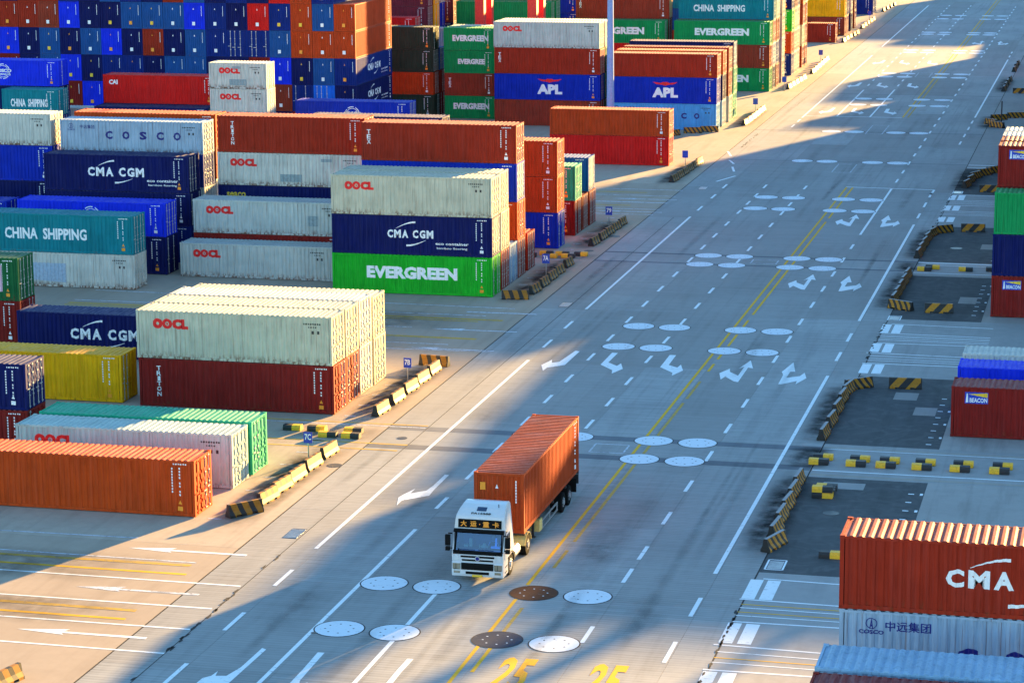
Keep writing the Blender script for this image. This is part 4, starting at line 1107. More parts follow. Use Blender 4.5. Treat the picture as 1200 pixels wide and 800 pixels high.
def rtg(x0, x1, y0, y1, hgt, label):
    """rubber-tyred gantry crane: four legs, sill beams, top girders"""
    t = link('gantry_crane', None, None, None, ((x0 + x1) / 2, (y0 + y1) / 2, 0)); tag(t, label, 'crane')
    a, b = (x1 - x0) / 2, (y1 - y0) / 2
    for sx in (-1, 1):
        for sy in (-1, 1):
            link('leg', MB().box(sx * a - 0.55, sx * a + 0.55, sy * b - 0.5, sy * b + 0.5, 1.6, hgt).mesh('leg'), M['crane_red'], t)
            link('wheel', MB().cyl((sy * b * 1.0, 0.8), 0.8, sx * a - 0.4, sx * a + 0.4, 'x', 16).mesh('wheel'), M['black'], t)
        link('sill_beam', MB().box(sx * a - 0.45, sx * a + 0.45, -b + 0.51, b - 0.51, 1.5, 2.4).mesh('sill_beam'), M['crane_red'], t)
        link('top_beam', MB().box(sx * a - 0.45, sx * a + 0.45, -b - 0.6, b + 0.6, hgt + 0.003, hgt + 1.3).mesh('top_beam'), M['crane_red'], t)
    for sy in (-1, 1):
        link('girder', MB().box(-a + 0.46, a - 0.46, sy * b - 0.6, sy * b + 0.6, hgt + 0.01, hgt + 1.29).mesh('girder'), M['crane_red'], t)
    return t
rtg(-77.5, -71.0, 300.6, 304.4, 24, 'red gantry crane legs rising behind the green twenty-foot containers')
rtg(6.2, 9.4, 184.0, 207.0, 17, 'unseen red gantry crane added beyond the picture edge for its narrow leg shadows')  # out of view, put in so its legs throw narrow shadow bands

# ================================================================== barriers, kerb blocks, signs, mast
def barrier_mesh(Lb, name='concrete_barrier'):
    prof = [(-0.25, 0.0), (-0.25, 0.12), (-0.15, 0.32), (-0.09, 0.66), (0.09, 0.66), (0.15, 0.32), (0.25, 0.12), (0.25, 0.0)]
    h = Lb / 2; mb = MB(); n = len(prof)
    # raised feet: two scuppers cut below
    segs = [(-h, -h * 0.62, 0), (-h * 0.62, -h * 0.30, 1), (-h * 0.30, h * 0.30, 0), (h * 0.30, h * 0.62, 1), (h * 0.62, h, 0)]
    for a, b, up in segs:
        pr = [(p, (q if q > 0.02 else (0.11 if up else 0.0))) for p, q in prof]
        if up: pr = [(p, max(q, 0.115) if i in (1, 6) else q) for i, (p, q) in enumerate(pr)]
        mb.extr(pr, a, b - (0.0005 if b < h else 0), 'x')
    me = mb.mesh(name)
    return me
BM = barrier_mesh(2.0)
def barrier(x, y, ang, mat, label, group):
    o = link('concrete_barrier', BM, M[mat], None, (x, y, 0.004), R(ang) + random.uniform(-0.03, 0.03))
    return tag(o, label, 'barrier', group)
CH = [  # chain name, material, [(x, y, angle)]
 ('leftmost bottom corner chain', 'stripe_l', [(-43.9, 91.6, 76)]),
 ('nearest left chain', 'stripe_l', [(-43.05, 118.3, 52), (-42.74, 120.9, 84), (-42.72, 123.1, 85), (-42.66, 125.4, 85), (-42.62, 128.0, 86), (-42.60, 130.8, 86)]),
 ('second left chain', 'stripe_l', [(-42.68, 141.2, 86), (-42.62, 144.3, 86), (-42.62, 147.2, 86), (-42.60, 149.8, 87), (-42.60, 152.5, 87), (-43.15, 154.7, -8)]),
 ('third left chain', 'stripe_l', [(-43.45, 177.9, 12), (-42.68, 180.8, 84), (-42.64, 183.6, 86), (-42.66, 186.3, 86), (-42.66, 188.8, 87), (-42.7, 192.2, 87)]),
 ('fourth left chain', 'stripe_l', [(-42.80, 202.6, 84), (-42.70, 205.3, 86), (-42.66, 207.8, 86), (-42.60, 210.3, 86), (-42.56, 212.9, 87)]),
 ('fifth left chain', 'stripe_l', [(-42.9, 240.0, 85), (-42.8, 242.5, 86), (-42.72, 245.0, 86), (-42.7, 247.5, 86), (-42.64, 250.0, 87), (-42.6, 252.4, 87)]),
 ('sixth left chain', 'stripe_l', [(-43.0, 286.0, 86), (-42.95, 288.7, 87), (-42.95, 291.4, 87), (-42.95, 294.1, 87), (-43.0, 296.8, 87), (-43.0, 299.4, 87)]),
 ('seventh left chain', 'stripe_l', [(-43.3, 325.0, 86), (-43.2, 327.8, 87), (-43.1, 330.6, 87), (-43.0, 333.4, 87), (-42.9, 336.2, 87)]),
 ('eighth left chain', 'stripe_l', [(-42.8, 345.0, 86), (-42.85, 348.5, 87), (-42.9, 352.0, 87), (-42.95, 355.5, 87), (-43.0, 359.0, 87), (-43.05, 362.5, 87)]),
 ('ninth left chain', 'stripe_l', [(-44.1, 393.0, 86), (-44.0, 396.5, 87), (-43.9, 400.0, 87), (-43.7, 403.5, 87), (-43.6, 407.0, 87)]),
 ('tenth left chain', 'stripe_l', [(-44.0, 418.5, 86), (-44.0, 422.5, 87), (-43.95, 426.5, 87), (-43.9, 430.5, 87), (-43.9, 434.5, 87)]),
 ('eleventh left chain', 'stripe_l', [(-44.2, 455.0, 86), (-44.0, 459.5, 87), (-43.8, 464.0, 87), (-43.6, 468.5, 87)]),
 ('head of the sixth left block', 'stripe_r', [(-47.5, 277.2, 14), (-45.9, 278.6, 14), (-49.2, 274.4, 60)]),
 ('nearest right chain', 'stripe_r', [(-16.12, 118.1, 72), (-16.40, 120.5, 86), (-16.47, 122.9, 86), (-16.47, 125.3, 86), (-16.50, 127.7, 87), (-16.55, 130.1, 87)]),
 ('second right chain', 'stripe_r', [(-16.50, 140.8, 86), (-16.46, 143.9, 86), (-16.48, 147.1, 86), (-16.50, 149.9, 86), (-16.42, 152.2, 80), (-15.95, 153.6, 45)]),
 ('third right chain', 'stripe_r', [(-15.80, 179.6, -32), (-16.50, 182.3, 86), (-16.50, 184.8, 87), (-16.48, 187.3, 87), (-16.46, 189.8, 87), (-16.44, 192.3, 88)]),
 ('fourth right chain', 'stripe_r', [(-16.45, 202.0, 86), (-16.45, 204.6, 86), (-16.40, 207.2, 85), (-16.38, 209.8, 84), (-16.2, 212.2, 76), (-15.5, 214.1, 40)]),
 ('fifth right chain', 'stripe_r', [(-15.35, 241.5, 80), (-15.2, 244.6, 78), (-14.95, 247.3, 66), (-14.3, 249.6, 50), (-13.4, 251.6, 48)]),
 ('sixth right chain', 'stripe_r', [(-16.0, 290.9, -50), (-15.2, 288.4, -40), (-15.4, 295.6, 30), (-13.6, 297.9, 18), (-11.6, 299.0, 10)]),
 ('seventh right chain', 'stripe_r', [(-16.50, 327.0, 86), (-16.5, 331.0, 87), (-16.45, 335.0, 87), (-16.4, 339.0, 87), (-16.5, 352.0, 87), (-16.5, 356.5, 87), (-16.45, 361.0, 87)]),
]
for nm, mt, L_ in CH:
    for i, (x, y, a) in enumerate(L_):
        barrier(x, y, a, mt, 'striped concrete barrier, %s from the front in the %s' % (ORD[i] if i else 'first', nm) if len(L_) > 1 else 'yellow concrete barrier alone in the bottom left corner of the view',
                'barriers in chains along the road')
for i, (x, y, a) in enumerate(((-13.15, 154.2, 2), (-13.05, 178.95, 0), (-13.05, 215.2, 3), (-13.0, 238.5, 4), (-14.3, 324.3, 2))):
    barrier(x, y, a, 'stripe_w', ['single wide-striped barrier behind the second right chain', 'single wide-striped barrier before the third right block', 'single wide-striped barrier beyond the fourth right chain', 'single striped barrier below the fifth right chain', 'single striped barrier below the seventh right chain'][i], 'single barriers across the right pads')
kb = MB(); kb.extr([(-0.25, 0), (-0.25, 0.17), (-0.19, 0.30), (0.19, 0.30), (0.25, 0.17), (0.25, 0)], -0.53, 0.53, 'x')
KB = kb.mesh('kerb_block')
K = []
for i, x in enumerate((-16.02, -14.02, -12.42, -10.5, -8.48, -6.4, -4.2, -2.0)):
    K.append((x, 134.55, 0, 'front block of pair %s in the line crossing the right pads' % ('one two three four five six seven eight'.split()[i])))
    K.append((x + 0.12, 135.62, 180, 'rear block of pair %s in the line crossing the right pads' % ('one two three four five six seven eight'.split()[i])))
for i, (x, y, a) in enumerate(((-46.45, 136.1, 180), (-45.0, 136.12, 180), (-43.95, 134.9, 0), (-42.8, 136.1, 0), (-42.58, 134.9, 0))): K.append((x, y, a, '%s of the five left of the road near the signs' % ['first', 'second', 'third', 'fourth', 'fifth'][i]))
for i, (x, y, a) in enumerate(((-46.6, 195.8, 0), (-45.5, 196.9, 0), (-44.9, 195.7, 180), (-44.2, 196.9, 0), (-43.5, 195.9, 0), (-42.7, 197.0, 180))): K.append((x, y, a, '%s of the six beside the fourth left block' % ['first', 'second', 'third', 'fourth', 'fifth', 'sixth'][i]))
for i, (x, y, a) in enumerate(((-15.45, 195.6, 0), (-14.9, 196.5, 180), (-12.35, 196.0, 0), (-10.3, 196.3, 180), (-13.3, 116.95, 180), (-56.6, 273.0, 0), (-53.6, 273.2, 0))): K.append((x, y, a, ['front of the pair at the third right chain', 'rear of the pair at the third right chain', 'alone by the third right block', 'half hidden beside the third right block', 'half hidden by the red container at lower right', 'left one beyond the red stack', 'right one beyond the red stack'][i]))
for x, y, a, lb in K:
    tag(link('kerb_block', KB, M['kerb_half'], None, (x, y, 0.02), R(a)), 'two-tone kerb block, ' + lb, 'kerb block', 'low two-tone kerb blocks')
for i in range(4):
    for j in range(2 if i == 0 else 1):
        pass
for i in range(5):
    tag(link('kerb_block', KB, M['kerb_half'], None, (-14.98 + 0.03 * (i % 2), 127.7 + (i % 4) * 0.53, 0.02 if i < 4 else 0.325), R(180 if i == 0 else 0)),
        'kerb block in the small pile behind the nearest right chain, %s' % ('stacked on top' if i == 4 else ORD[i] + ' row'), 'kerb block', 'low two-tone kerb blocks')

def sign(x, y, t, label, s=1.0):
    o = link('bay_sign', None, None, None, (x, y, 0)); tag(o, label, 'sign', 'blue bay signs on thin poles')
    link('pole', MB().cyl((0, 0), 0.035, 0, 1.45 * s, 'z', 8).mesh('pole'), M['steel'], o)
    link('foot', MB().cyl((0, 0), 0.16, 0, 0.05, 'z', 10).mesh('foot'), M['dark'], o)
    pl = link('sign_plate', MB().box(-0.25 * s, 0.25 * s, -0.055, -0.036, 0.92 * s, 1.55 * s).mesh('sign_plate'), M['sign_blue'], o)
    if t:
        mb = fit(text_mb(t, 1, 0.02), 0.36 * s, 0.34 * s); mb = shift(mb, 0, 1.27 * s); mb.v = [(v[0], -0.058, v[2]) for v in mb.v]
        link('lettering', mb.mesh('lettering', False), M['white_print'], pl)
for x, y, t, lb in ((-43.42, 129.75, '7C', 'blue sign reading 7C beside the nearest left chain'), (-43.45, 149.6, '7B', 'blue sign reading 7B beside the second left chain'),
                    (-43.3, 187.2, '7A', 'blue sign reading 7A beside the third left chain'), (-43.4, 211.5, '79', 'blue sign beside the fourth left chain'),
                    (-43.4, 249.0, '', 'blue sign beside the fifth left chain'), (-43.5, 297.0, '', 'small dark sign beside the sixth left chain'),
                    (-43.6, 322.5, '', 'small blue sign at the start of the seventh left chain'), (-43.6, 360.0, '', 'small dark sign beside the eighth left chain'), (-44.3, 432.0, '', 'small blue sign beside the tenth left chain')):
    sign(x, y, t, lb, 1.15 if y > 180 else 1.0)
o = link('marker_post', None, None, None, (-14.9, 291.6, 0)); tag(o, 'thin dark post rising from the barriers at upper right', 'post')
link('pole', MB().cyl((0, 0), 0.07, 0, 2.6, 'z', 8).mesh('pole'), M['dark'], o)
link('foot', MB().box(-0.25, 0.25, -0.25, 0.25, 0, 0.12).mesh('foot'), M['dark'], o)

def mast(x, y, label, hgt=32, r=0.44):
    o = link('light_mast', None, None, None, (x, y, 0)); tag(o, label, 'light mast', 'tall lighting masts')
    link('pole', MB().cyl((0, 0), r, 0.6, hgt, 'z', 12, r * 0.45).mesh('pole'), M['mast'], o)
    link('base', MB().cyl((0, 0), r * 1.9, 0, 0.6, 'z', 12).mesh('base'), M['ground'], o)
    cr = link('lamp_ring', MB().cyl((0, 0), 1.5, hgt, hgt + 0.3, 'z', 16).mesh('lamp_ring'), M['mast'], o)
    lm = MB()
    for k in range(8):
        a = k * math.pi / 4; lm.box(1.7 * math.cos(a) - 0.25, 1.7 * math.cos(a) + 0.25, 1.7 * math.sin(a) - 0.25, 1.7 * math.sin(a) + 0.25, hgt - 0.3, hgt - 0.01)
    link('floodlights', lm.mesh('floodlights'), M['steel'], cr)
mast(-54.85, 268.0, 'tall pale blue lighting mast between the red stacks')
mast(17.0, 187.5 - 0.5, 'unseen mast added beyond the right edge of the picture for its narrow shadow', 30, 0.6)  # out of view, put in to throw one more narrow band

# ================================================================== the truck
tk = link('container_truck', None, None, None, (-28.62, 109.55, 0)); tag(tk, 'white tractor truck with skeletal trailer driving towards the viewer', 'truck')
def tp(name, mb, mat, parent=None, loc=(0, 0, 0)): return link(name, mb.mesh(name) if isinstance(mb, MB) else mb, M[mat], parent or tk, loc)
def taper(mb):
    v2 = []
    for x, y, z in mb.v:
        k = 1.0 if z < 2.3 else 1.0 - 0.10 * (z - 2.3) / 1.1 - 0.10 * max(0.0, (z - 2.9) / 0.5) ** 2
        v2.append((x * k, y, z))
    mb.v = v2; return mb
W2 = 1.22
cab = MB()
cab.extr([(0.0, 0.98), (0.0, 1.40), (0.08, 1.45), (0.62, 1.46), (0.95, 1.30), (0.95, 2.28), (0.38, 2.29), (0.46, 2.38), (0.52, 2.86), (0.58, 2.97), (0.74, 3.07), (1.05, 3.22), (1.45, 3.34), (1.80, 3.39), (2.05, 3.37), (2.11, 3.28), (2.12, 1.05), (1.0, 0.98)], -W2 + 0.06, W2 - 0.06, 'x')
cab_o = tp('cab', taper(cab), 'cab_white')
for sx in (-1, 1):       # side walls with door and window opening
    m = MB(); x0, x1 = sorted((sx * (W2 - 0.06) + sx * 0.001, sx * W2))
    m.extr([(0.0, 0.98), (0.0, 1.40), (0.08, 1.45), (0.30, 2.0), (0.42, 2.29), (0.46, 2.38), (0.52, 2.86), (0.58, 2.97), (0.74, 3.07), (1.05, 3.22), (1.45, 3.34), (1.80, 3.39), (2.05, 3.37), (2.11, 3.28), (2.12, 1.05)], x0, x1, 'x')
    tp('side_wall', taper(m), 'cab_white', cab_o)
    d = MB(); x0, x1 = sorted((sx * (W2 + 0.002), sx * (W2 + 0.022))); d.extr([(0.22, 1.06), (0.22, 1.50), (0.52, 2.24), (1.28, 2.26), (1.28, 1.06)], x0, x1, 'x')
    dd = tp('door', d, 'cab_white', cab_o)
    m = MB(); x0, x1 = sorted((sx * (W2 + 0.024), sx * (W2 + 0.034))); m.extr([(0.36, 1.58), (0.60, 2.17), (1.18, 2.18), (1.18, 1.56)], x0, x1, 'x'); tp('window', m, 'dark_glass', dd)
    m = MB(); x0, x1 = sorted((sx * (W2 + 0.024), sx * (W2 + 0.05))); m.box(x0, x1, 1.02, 1.18, 1.40, 1.45); tp('handle', m, 'black', dd)
    # mirrors
    m = MB(); xm = sx * (W2 + 0.20); m.box(xm - 0.11, xm + 0.11, -0.05, 0.10, 1.68, 2.18); m.box(xm - 0.10, xm + 0.10, -0.06, 0.09, 1.44, 1.62); m.box(min(xm, sx * W2), max(xm, sx * W2), 0.10, 0.14, 2.20, 2.25)
    m.box(min(xm, sx * W2), max(xm, sx * W2), 0.10, 0.14, 1.50, 1.54); tp('mirror', m, 'black')
    # lower skirt, arch, steps
    m = MB(); x0, x1 = sorted((sx * (W2 - 0.30), sx * (W2 - 0.005))); m.box(x0, x1, 0.10, 0.88, 0.30, 0.975); tp('wheel_arch', m, 'cab_white')
    m = MB(); x0, x1 = sorted((sx * (W2 - 0.28), sx * (W2 + 0.004))); m.box(x0, x1, 0.30, 0.72, 0.40, 0.46); m.box(x0, x1, 0.30, 0.72, 0.66, 0.72); tp('step', m, 'dark')
    m = MB(); a = []; 
    for k in range(9):
        t = math.pi * k / 8; a.append((1.50 - 0.66 * math.cos(t), 0.55 + 0.62 * math.sin(t)))
    for k in range(9):
        t = math.pi * (8 - k) / 8; a.append((1.50 - 0.58 * math.cos(t), 0.55 + 0.54 * math.sin(t)))
    x0, x1 = sorted((sx * (W2 - 0.32), sx * (W2 + 0.01))); 
    for k in range(8): m.extr([a[k], a[k + 1], a[16 - k], a[17 - k]], x0, x1, 'x')
    tp('mudguard', m, 'dark')
# windscreen opening: pillars, interior, glass
m = MB()
for sx in (-1, 1):
    x0, x1 = sorted((sx * (W2 - 0.065), sx * (W2 - 0.15))); m.extr([(0.07, 1.451), (0.16, 1.451), (0.47, 2.288), (0.372, 2.288)], x0, x1, 'x')
tp('windscreen_pillar', m, 'black', cab_o)
m = MB(); m.quad((-W2 + 0.16, 0.075, 1.46), (W2 - 0.16, 0.075, 1.46), (W2 - 0.19, 0.385, 2.27), (-W2 + 0.19, 0.385, 2.27)); link('windscreen', m.mesh('windscreen', False), M['glass'], cab_o)
m = MB(); m.box(-1.15, 1.15, 0.925, 0.945, 1.33, 2.27); m.box(-1.15, 1.15, 0.42, 0.92, 2.262, 2.278); m.box(-1.148, -1.13, 0.16, 0.92, 1.47, 2.26); m.box(1.13, 1.148, 0.16, 0.92, 1.47, 2.26); tp('cab_lining', m, 'fabric', cab_o)
m = MB(); m.extr([(-0.005, 1.475), (0.0, 1.49), (0.30, 1.62), (0.29, 1.60)], -0.95, -0.90, 'x'); m.box(-0.9, -0.15, 0.055, 0.07, 1.50, 1.52); m.box(0.0, 0.75, 0.055, 0.07, 1.50, 1.52); tp('wiper', m, 'black', cab_o)
m = MB(); m.box(-1.05, 1.05, 0.30, 0.60, 1.462, 1.56); tp('dashboard', m, 'dark', cab_o)
m = MB()
for x in (-0.62, 0.55): m.extr([(0.80, 1.33), (0.94, 1.33), (0.94, 2.12), (0.86, 2.14)], x - 0.24, x + 0.24, 'x')
tp('seat', m, 'fabric', cab_o)
m = MB(); m.box(-0.50, -0.36, 0.40, 0.50, 1.562, 1.95); m.box(-0.75, -0.55, 0.36, 0.52, 1.562, 1.66); m.cyl((0.22, 0.42), 0.14, 1.562, 1.76, 'z', 10, 0.05); m.box(0.05, 0.40, 0.35, 0.50, 1.561, 1.64); m.box(-0.02, 0.02, 0.34, 0.44, 1.562, 1.70)
tp('dashboard_ornaments', m, 'beige', cab_o)
m = MB(); m.box(0.55, 0.98, 0.30, 0.50, 1.5625, 1.63); m.extr([(0.40, 1.63), (0.46, 1.63), (0.52, 2.0)], 0.72, 0.80, 'x'); tp('papers', m, 'white_print', cab_o)
m = MB(); m.box(-W2 + 0.05, W2 - 0.05, -0.02, 0.075, 1.30, 1.47); tp('wiper_panel', m, 'black', cab_o)
m = MB(); m.extr([(0.24, 2.26), (0.20, 2.34), (0.33, 2.42), (0.40, 2.40)], -W2 + 0.03, W2 - 0.03, 'x'); tp('sun_visor', m, 'black', cab_o)
sg = MB(); sg.extr([(0.42, 2.45), (0.445, 2.83), (0.515, 2.83), (0.50, 2.45)], -1.02, 1.02, 'x'); sgo = tp('sign_panel', sg, 'black', cab_o)
mb = join(*[shift(fit(text_mb(c, 1, 0.03), 0.30, 0.27), x, 0) for c, x in (('大', -0.76), ('运', -0.30), ('重', 0.30), ('卡', 0.76))], fit(text_mb('·', 1, 0.05), 0.06, 0.06))
mb.v = [(v[0], 0.428 + v[2] * 0.0658 - 0.005, 2.64 + v[2]) for v in mb.v]; link('lettering', mb.mesh('lettering', False), M['orange_print'], sgo)
mb = fit(text_mb('PA15588', 1, 0.02), 0.92, 0.13); mb.v = [(v[0], 0.70 + v[2] * 0.86, 3.075 + v[2] * 0.50) for v in mb.v]; link('number_lettering', mb.mesh('number_lettering', False), M['black'], cab_o)
m = MB(); m.extr([(0.88, 3.130), (0.88, 3.150), (1.15, 3.265), (1.15, 3.240)], -0.26, 0.20, 'x'); tp('roof_hatch', m, 'dark_glass', cab_o)
m = MB(); m.cyl((0.72, 1.2), 0.02, 3.2, 3.42, 'z', 6); tp('aerial', m, 'dark', cab_o)
tp('steering_wheel', MB().cyl((0.62, 1.62), 0.21, 0.52, 0.56, 'y', 14), 'black', cab_o)
# front: grille, bumper, lamps
m = MB(); m.box(-0.86, 0.86, -0.035, 0.0, 0.98, 1.30); gr = tp('grille', m, 'cab_white')
m = MB(); m.box(-0.80, 0.80, -0.048, -0.034, 1.16, 1.25); m.box(-0.74, 0.74, -0.048, -0.034, 1.00, 1.08); tp('grille_slot', m, 'black', gr)
m = MB(); m.cyl((0.0, 1.13), 0.12, -0.07, -0.049, 'y', 14); tp('badge', m, 'steel', gr)
m = MB(); m.cyl((0.0, 1.13), 0.085, -0.078, -0.0705, 'y', 14); tp('badge_centre', m, 'navy_print', gr)
m = MB()
for sx in (-1, 1):
    x0, x1 = sorted((sx * 0.90, sx * 1.10)); m.box(x0, x1, -0.02, 0.0, 1.02, 1.36)
    m.box(min(sx * 1.15, sx * 1.21), max(sx * 1.15, sx * 1.21), -0.02, 0.0, 1.02, 1.36)
tp('air_deflector', m, 'cab_white')
m = MB(); m.extr([(-0.06, 0.28), (-0.10, 0.40), (-0.08, 0.90), (0.0, 0.975), (0.5, 0.975), (0.5, 0.28)], -W2 + 0.01, W2 - 0.31, 'x'); m.v = [(x * 1.0 if x < 0 else x + 0.30 - 0.0, y, z) for x, y, z in m.v]
bp = tp('bumper', m, 'cab_white')
m = MB(); m.box(-0.76, 0.76, -0.115, -0.075, 0.60, 0.92); tp('lower_grille', m, 'black', bp)
m = MB(); m.box(-0.55, 0.55, -0.118, -0.095, 0.40, 0.52); tp('air_intake', m, 'black', bp)
for sx in (-1, 1):
    x0, x1 = sorted((sx * 0.80, sx * 1.17)); hb = MB(); hb.box(x0, x1, -0.112, -0.07, 0.62, 0.88); hl_ = tp('headlight', hb, 'lens', bp); hb = MB(); hb.box(x0 + 0.03, x1 - 0.03, -0.118, -0.1125, 0.60, 0.625); hb.box(x0 + 0.15, x0 + 0.17, -0.118, -0.1125, 0.63, 0.87); tp('lamp_divider', hb, 'black', hl_)
    x0, x1 = sorted((sx * 0.82, sx * 1.12)); hb = MB(); hb.box(x0, x1, -0.112, -0.09, 0.42, 0.53); tp('fog_light', hb, 'lens', bp)
m = MB(); m.box(-0.24, 0.24, -0.128, -0.112, 0.28, 0.38); tp('number_plate', m, 'yellow_print', bp)
# chassis
ch = MB()
for sx in (-1, 1):
    x0, x1 = sorted((sx * 0.36, sx * 0.44)); ch.box(x0, x1, 0.6, 6.6, 0.72, 0.95)
chs = tp('chassis', ch, 'dark')
for y in (2.4, 3.2, 6.3): tp('cross_member', MB().box(-0.355, 0.355, y, y + 0.12, 0.75, 0.90), 'dark', chs)
def wheel(x, y, dual=False, r=0.52, wdt=0.30):
    s_ = 1 if x > 0 else -1
    x0, x1 = sorted((x, x - s_ * (0.58 if dual else wdt)))
    m = MB(); m.cyl((y, r), r, x0 + 0.02, x1 - 0.02, 'x', 20); m.cyl((y, r), r * 0.93, x0, x1, 'x', 20)
    t = tp('tyre', m, 'black')
    m = MB(); a, b = sorted((x + s_ * 0.004, x - s_ * 0.05)); m.cyl((y, r), r * 0.56, a, b, 'x', 16); rm_ = tp('rim', m, 'steel' if not dual else 'dark', t)
    m = MB(); a, b = sorted((x + s_ * 0.05, x)); m.cyl((y, r), 0.15, a, b, 'x', 10)
    for k in range(8): m.cyl((y + 0.21 * math.cos(k * math.pi / 4), r + 0.21 * math.sin(k * math.pi / 4)), 0.025, *sorted((x + s_ * 0.03, x)), 'x', 6)
    tp('hub', m, 'steel', t)
for sx in (-1, 1):
    wheel(sx * 1.19, 1.50)
    for y in (4.85, 12.6, 14.0): wheel(sx * 1.21, y, True)
    m = MB(); x0, x1 = sorted((sx * 0.64, sx * 1.22)); m.box(x0, x1, 2.35, 3.55, 0.45, 0.98) if sx < 0 else m.cyl((0.93, 0.72), 0.28, 2.4, 3.4, 'y', 12); tp('fuel_tank' if sx < 0 else 'air_tank', m, 'steel', chs)
    for yc in (4.85,):
        m = MB(); a = []
        for k in range(7): t = math.pi * (0.05 + 0.9 * k / 6); a.append((yc - 0.66 * math.cos(t), 0.52 + 0.60 * math.sin(t)))
        b = [(yc + (p - yc) * 0.97, 0.52 + (q - 0.52) * 0.97) for p, q in a]
        x0, x1 = sorted((sx * 0.60, sx * 1.24))
        for k in range(6): m.extr([a[k], a[k + 1], b[k + 1], b[k]], x0, x1, 'x')
        tp('mudguard', m, 'beige' if sx > 0 else 'dark', chs)
    tp('axle', MB().cyl((4.85, 0.52), 0.09, *sorted((0.0, sx * 0.6)), 'x', 8), 'dark', chs)
m = MB(); m.box(0.50, 1.10, 2.20, 2.34, 0.55, 1.6); m.cyl((0.80, 2.28), 0.09, 0.6, 2.6, 'z', 8); tp('exhaust_and_filter', m, 'dark', chs)
m = MB(); m.cyl((0.0, 4.9), 0.45, 0.96, 1.05, 'z', 16); tp('fifth_wheel', m, 'dark', chs)
# trailer
tr_ = MB()
for sx in (-1, 1):
    x0, x1 = sorted((sx * 0.42, sx * 0.56)); tr_.box(x0, x1, 4.2, 16.4, 1.06, 1.17)
    tr_.extr([(7.2, 0.82), (16.4, 0.82), (16.4, 1.055), (6.6, 1.055)], x0 + 0.02, x1 - 0.02, 'x')
tro = tp('trailer_frame', tr_, 'dark')
for y in (4.3, 7.4, 10.3, 13.2, 16.2): tp('bolster', MB().box(-1.20, 1.20, y, y + 0.16, 1.075, 1.185), 'dark', tro)
m = MB(); m.box(-1.15, 1.15, 16.42, 16.52, 0.5, 1.0); tp('rear_bar', m, 'dark', tro)
for sx in (-1, 1):
    m = MB(); x0, x1 = sorted((sx * 1.14, sx * 1.19)); m.box(x0, x1, 8.0, 11.4, 0.78, 0.86); m.box(x0, x1, 8.0, 11.4, 0.42, 0.50)
    for y in (8.0, 9.65, 11.3): m.box(x0, x1, y, y + 0.08, 0.50, 0.78)
    tp('side_guard', m, 'steel', tro)
    m = MB(); x0, x1 = sorted((sx * 0.86, sx * 0.98)); m.box(x0, x1, 7.05, 7.17, 0.25, 1.055); m.box(x0 - 0.08, x1 + 0.08, 7.0, 7.22, 0.20, 0.25); tp('landing_leg', m, 'dark', tro)
    m = MB(); x0, x1 = sorted((sx * 0.72, sx * 1.20)); m.box(x0, x1, 7.35, 7.95, 0.42, 1.0); tp('tool_box', m, 'beige' if sx > 0 else 'dark', tro)
    m = MB(); x0, x1 = sorted((sx * 0.62, sx * 1.22)); m.box(x0, x1, 15.6, 15.64, 0.25, 0.95); tp('mud_flap', m, 'black', tro)
m = MB(); m.box(0.56, 0.63, 12.0, 14.6, 0.88, 1.02); tp('suspension_beam', m, 'dark', tro)
# driver behind the wheel
def skin(name, pts, edges, mat, parent=None, loc=(0, 0, 0), sub=2):
    me = bpy.data.meshes.new(name); me.from_pydata([p[:3] for p in pts], edges, [])
    o_ = bpy.data.objects.new(name, me); C.objects.link(o_)
    md = o_.modifiers.new('skin', 'SKIN'); me.update()
    if not me.skin_vertices: me.attributes
    for i, p in enumerate(pts): me.skin_vertices[0].data[i].radius = (p[3], p[4] if len(p) > 4 else p[3])
    me.skin_vertices[0].data[0].use_root = True
    sb = o_.modifiers.new('sub', 'SUBSURF'); sb.levels = sub; sb.render_levels = sub
    me.materials.append(mat); o_.parent = parent; o_.location = loc
    return o_
M['skin_tone'] = flat('skin_tone', (0.45, 0.26, 0.17), 0.6); M['shirt'] = flat('white_shirt_cloth', (0.66, 0.66, 0.68), 0.85); M['hair'] = flat('dark_hair', (0.012, 0.010, 0.010), 0.6)
dv = link('person', None, None, None, (-28.62 + 0.58, 109.55 + 0.74, 1.18)); tag(dv, 'driver in a pale shirt seated behind the windscreen holding the steering wheel', 'person')
pts = [(0, 0.02, 0.10, .15, .11), (0, 0.03, 0.28, .16, .11), (0, 0.04, 0.46, .18, .11), (0, 0.03, 0.56, .09, .08), (0, 0.0, 0.64, .055),
       (0.17, 0.03, 0.50, .065), (0.24, -0.06, 0.32, .05), (0.14, -0.17, 0.44, .035), (-0.17, 0.03, 0.50, .065), (-0.24, -0.06, 0.32, .05), (-0.06, -0.17, 0.44, .035)]
try:
    skin('body', pts, [(0, 1), (1, 2), (2, 3), (3, 4), (2, 5), (5, 6), (6, 7), (2, 8), (8, 9), (9, 10)], M['shirt'], dv)
except Exception as ex: print('skin', ex)
hd = MB()
for k, (z_, r_, yo) in enumerate(((0.62, .05, 0), (0.66, .075, -.01), (0.72, .09, -.01), (0.80, .095, 0), (0.86, .075, .01), (0.89, .02, .01))):
    for t in range(12):
        a = 2 * math.pi * t / 12; hd.v.append((r_ * 0.85 * math.cos(a), yo + r_ * 1.05 * math.sin(a) - (0.022 if (t == 9 and k == 2) else 0), z_))
for k in range(5):
    for t in range(12): hd.f.append((k * 12 + t, k * 12 + (t + 1) % 12, (k + 1) * 12 + (t + 1) % 12, (k + 1) * 12 + t))
link('head', hd.mesh('head'), M['skin_tone'], dv)
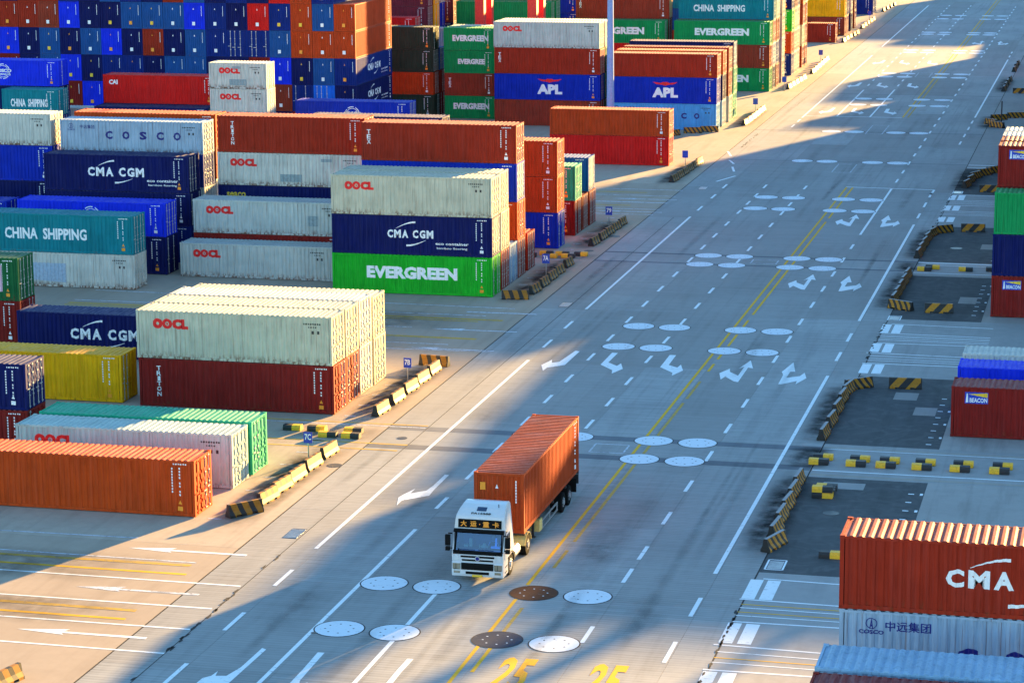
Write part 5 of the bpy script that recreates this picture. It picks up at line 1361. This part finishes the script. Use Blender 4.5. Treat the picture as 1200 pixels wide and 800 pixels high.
link('hair', MB().cyl((0.0, 0.02), 0.088, 0.825, 0.905, 'z', 12, 0.05).mesh('hair'), M['hair'], dv)
for sx in (-1, 1):
    hm_ = MB()
    for f_ in range(4): hm_.box(sx * 0.10 + 0.04 - 0.035 + f_ * 0.018, sx * 0.10 + 0.04 - 0.021 + f_ * 0.018, -0.225, -0.165 - 0.003 * f_, 0.425 + 0.004 * f_, 0.445 + 0.004 * f_)
    hm_.box(sx * 0.10 + 0.0, sx * 0.10 + 0.08, -0.19, -0.15, 0.42, 0.46)
    link('hand', hm_.mesh('hand'), M['skin_tone'], dv)
tc_o = container(-28.66, 113.79 + L40 / 2, 1.19, L40, HC, 'trailer orange', None, math.pi / 2, 'orange-red container with faint white stencils riding on the truck trailer', marks='end')
m = MB(); xo_ = -(L40 / 2 - 0.016); m.quad((xo_, 0.92, 2.05), (xo_, 0.66, 2.05), (xo_, 0.66, 2.42), (xo_, 0.92, 2.42)); link('square_placard', m.mesh('square_placard', False), M['orange_print'], tc_o)
# containers that nothing in the view shows (buried in the stacks) go into the mass with those beyond the frame
BURIED = [32, 43, 47, 51, 53, 65, 66, 68, 69, 70, 71, 74, 76, 77, 80, 82, 85, 87, 90, 118, 119, 120, 129, 130, 131, 133, 134, 135, 136, 137, 138, 139, 142, 143, 144, 147, 148, 152, 153, 157, 158, 159, 161, 162, 163, 166, 167, 169, 170, 171, 174, 175, 178, 194, 197, 198, 201, 222, 223, 224, 225, 232, 235, 236, 239, 240, 244, 245, 246, 247, 248, 249, 250, 251, 252, 253, 254, 257, 258, 259, 260, 261, 262, 263, 264, 265, 266, 267, 268, 269, 270, 271, 272, 277, 278, 279, 280, 281, 282, 283, 287, 288, 289, 290, 291, 292, 311, 312, 331, 332, 351, 352, 369, 370, 371, 372, 373, 375, 376, 378, 379, 388, 389, 392, 393, 394, 396, 397, 398, 400, 401, 402]
sp_l = list(SPEC.values())
for k in BURIED:
    t, cx, cy, z, L, H, col, rz = sp_l[k]
    add_mass(cx, cy, z, L, H, col, rz, 0.985 if abs(rz) > 0.1 else 1.0)
bury = set()
for k in BURIED:
    bury.add(sp_l[k][0]); bury.update(sp_l[k][0].children_recursive)
bpy.data.batch_remove(bury)
for t_ in sp_l:
    pass
hid = len(BURIED)
me_ = om.mesh('container_stacks', False)
for c_ in OC: me_.materials.append(MP[c_])
me_.polygons.foreach_set('material_index', omi)
os_ = bpy.data.objects.new('container_stacks', me_); C.objects.link(os_)
os_['kind'] = 'stuff'; os_['label'] = 'unseen stacks added beyond the picture edge for shadows, and containers buried behind the front stacks'
print('hidden', hid, 'left', NC[0] - hid)
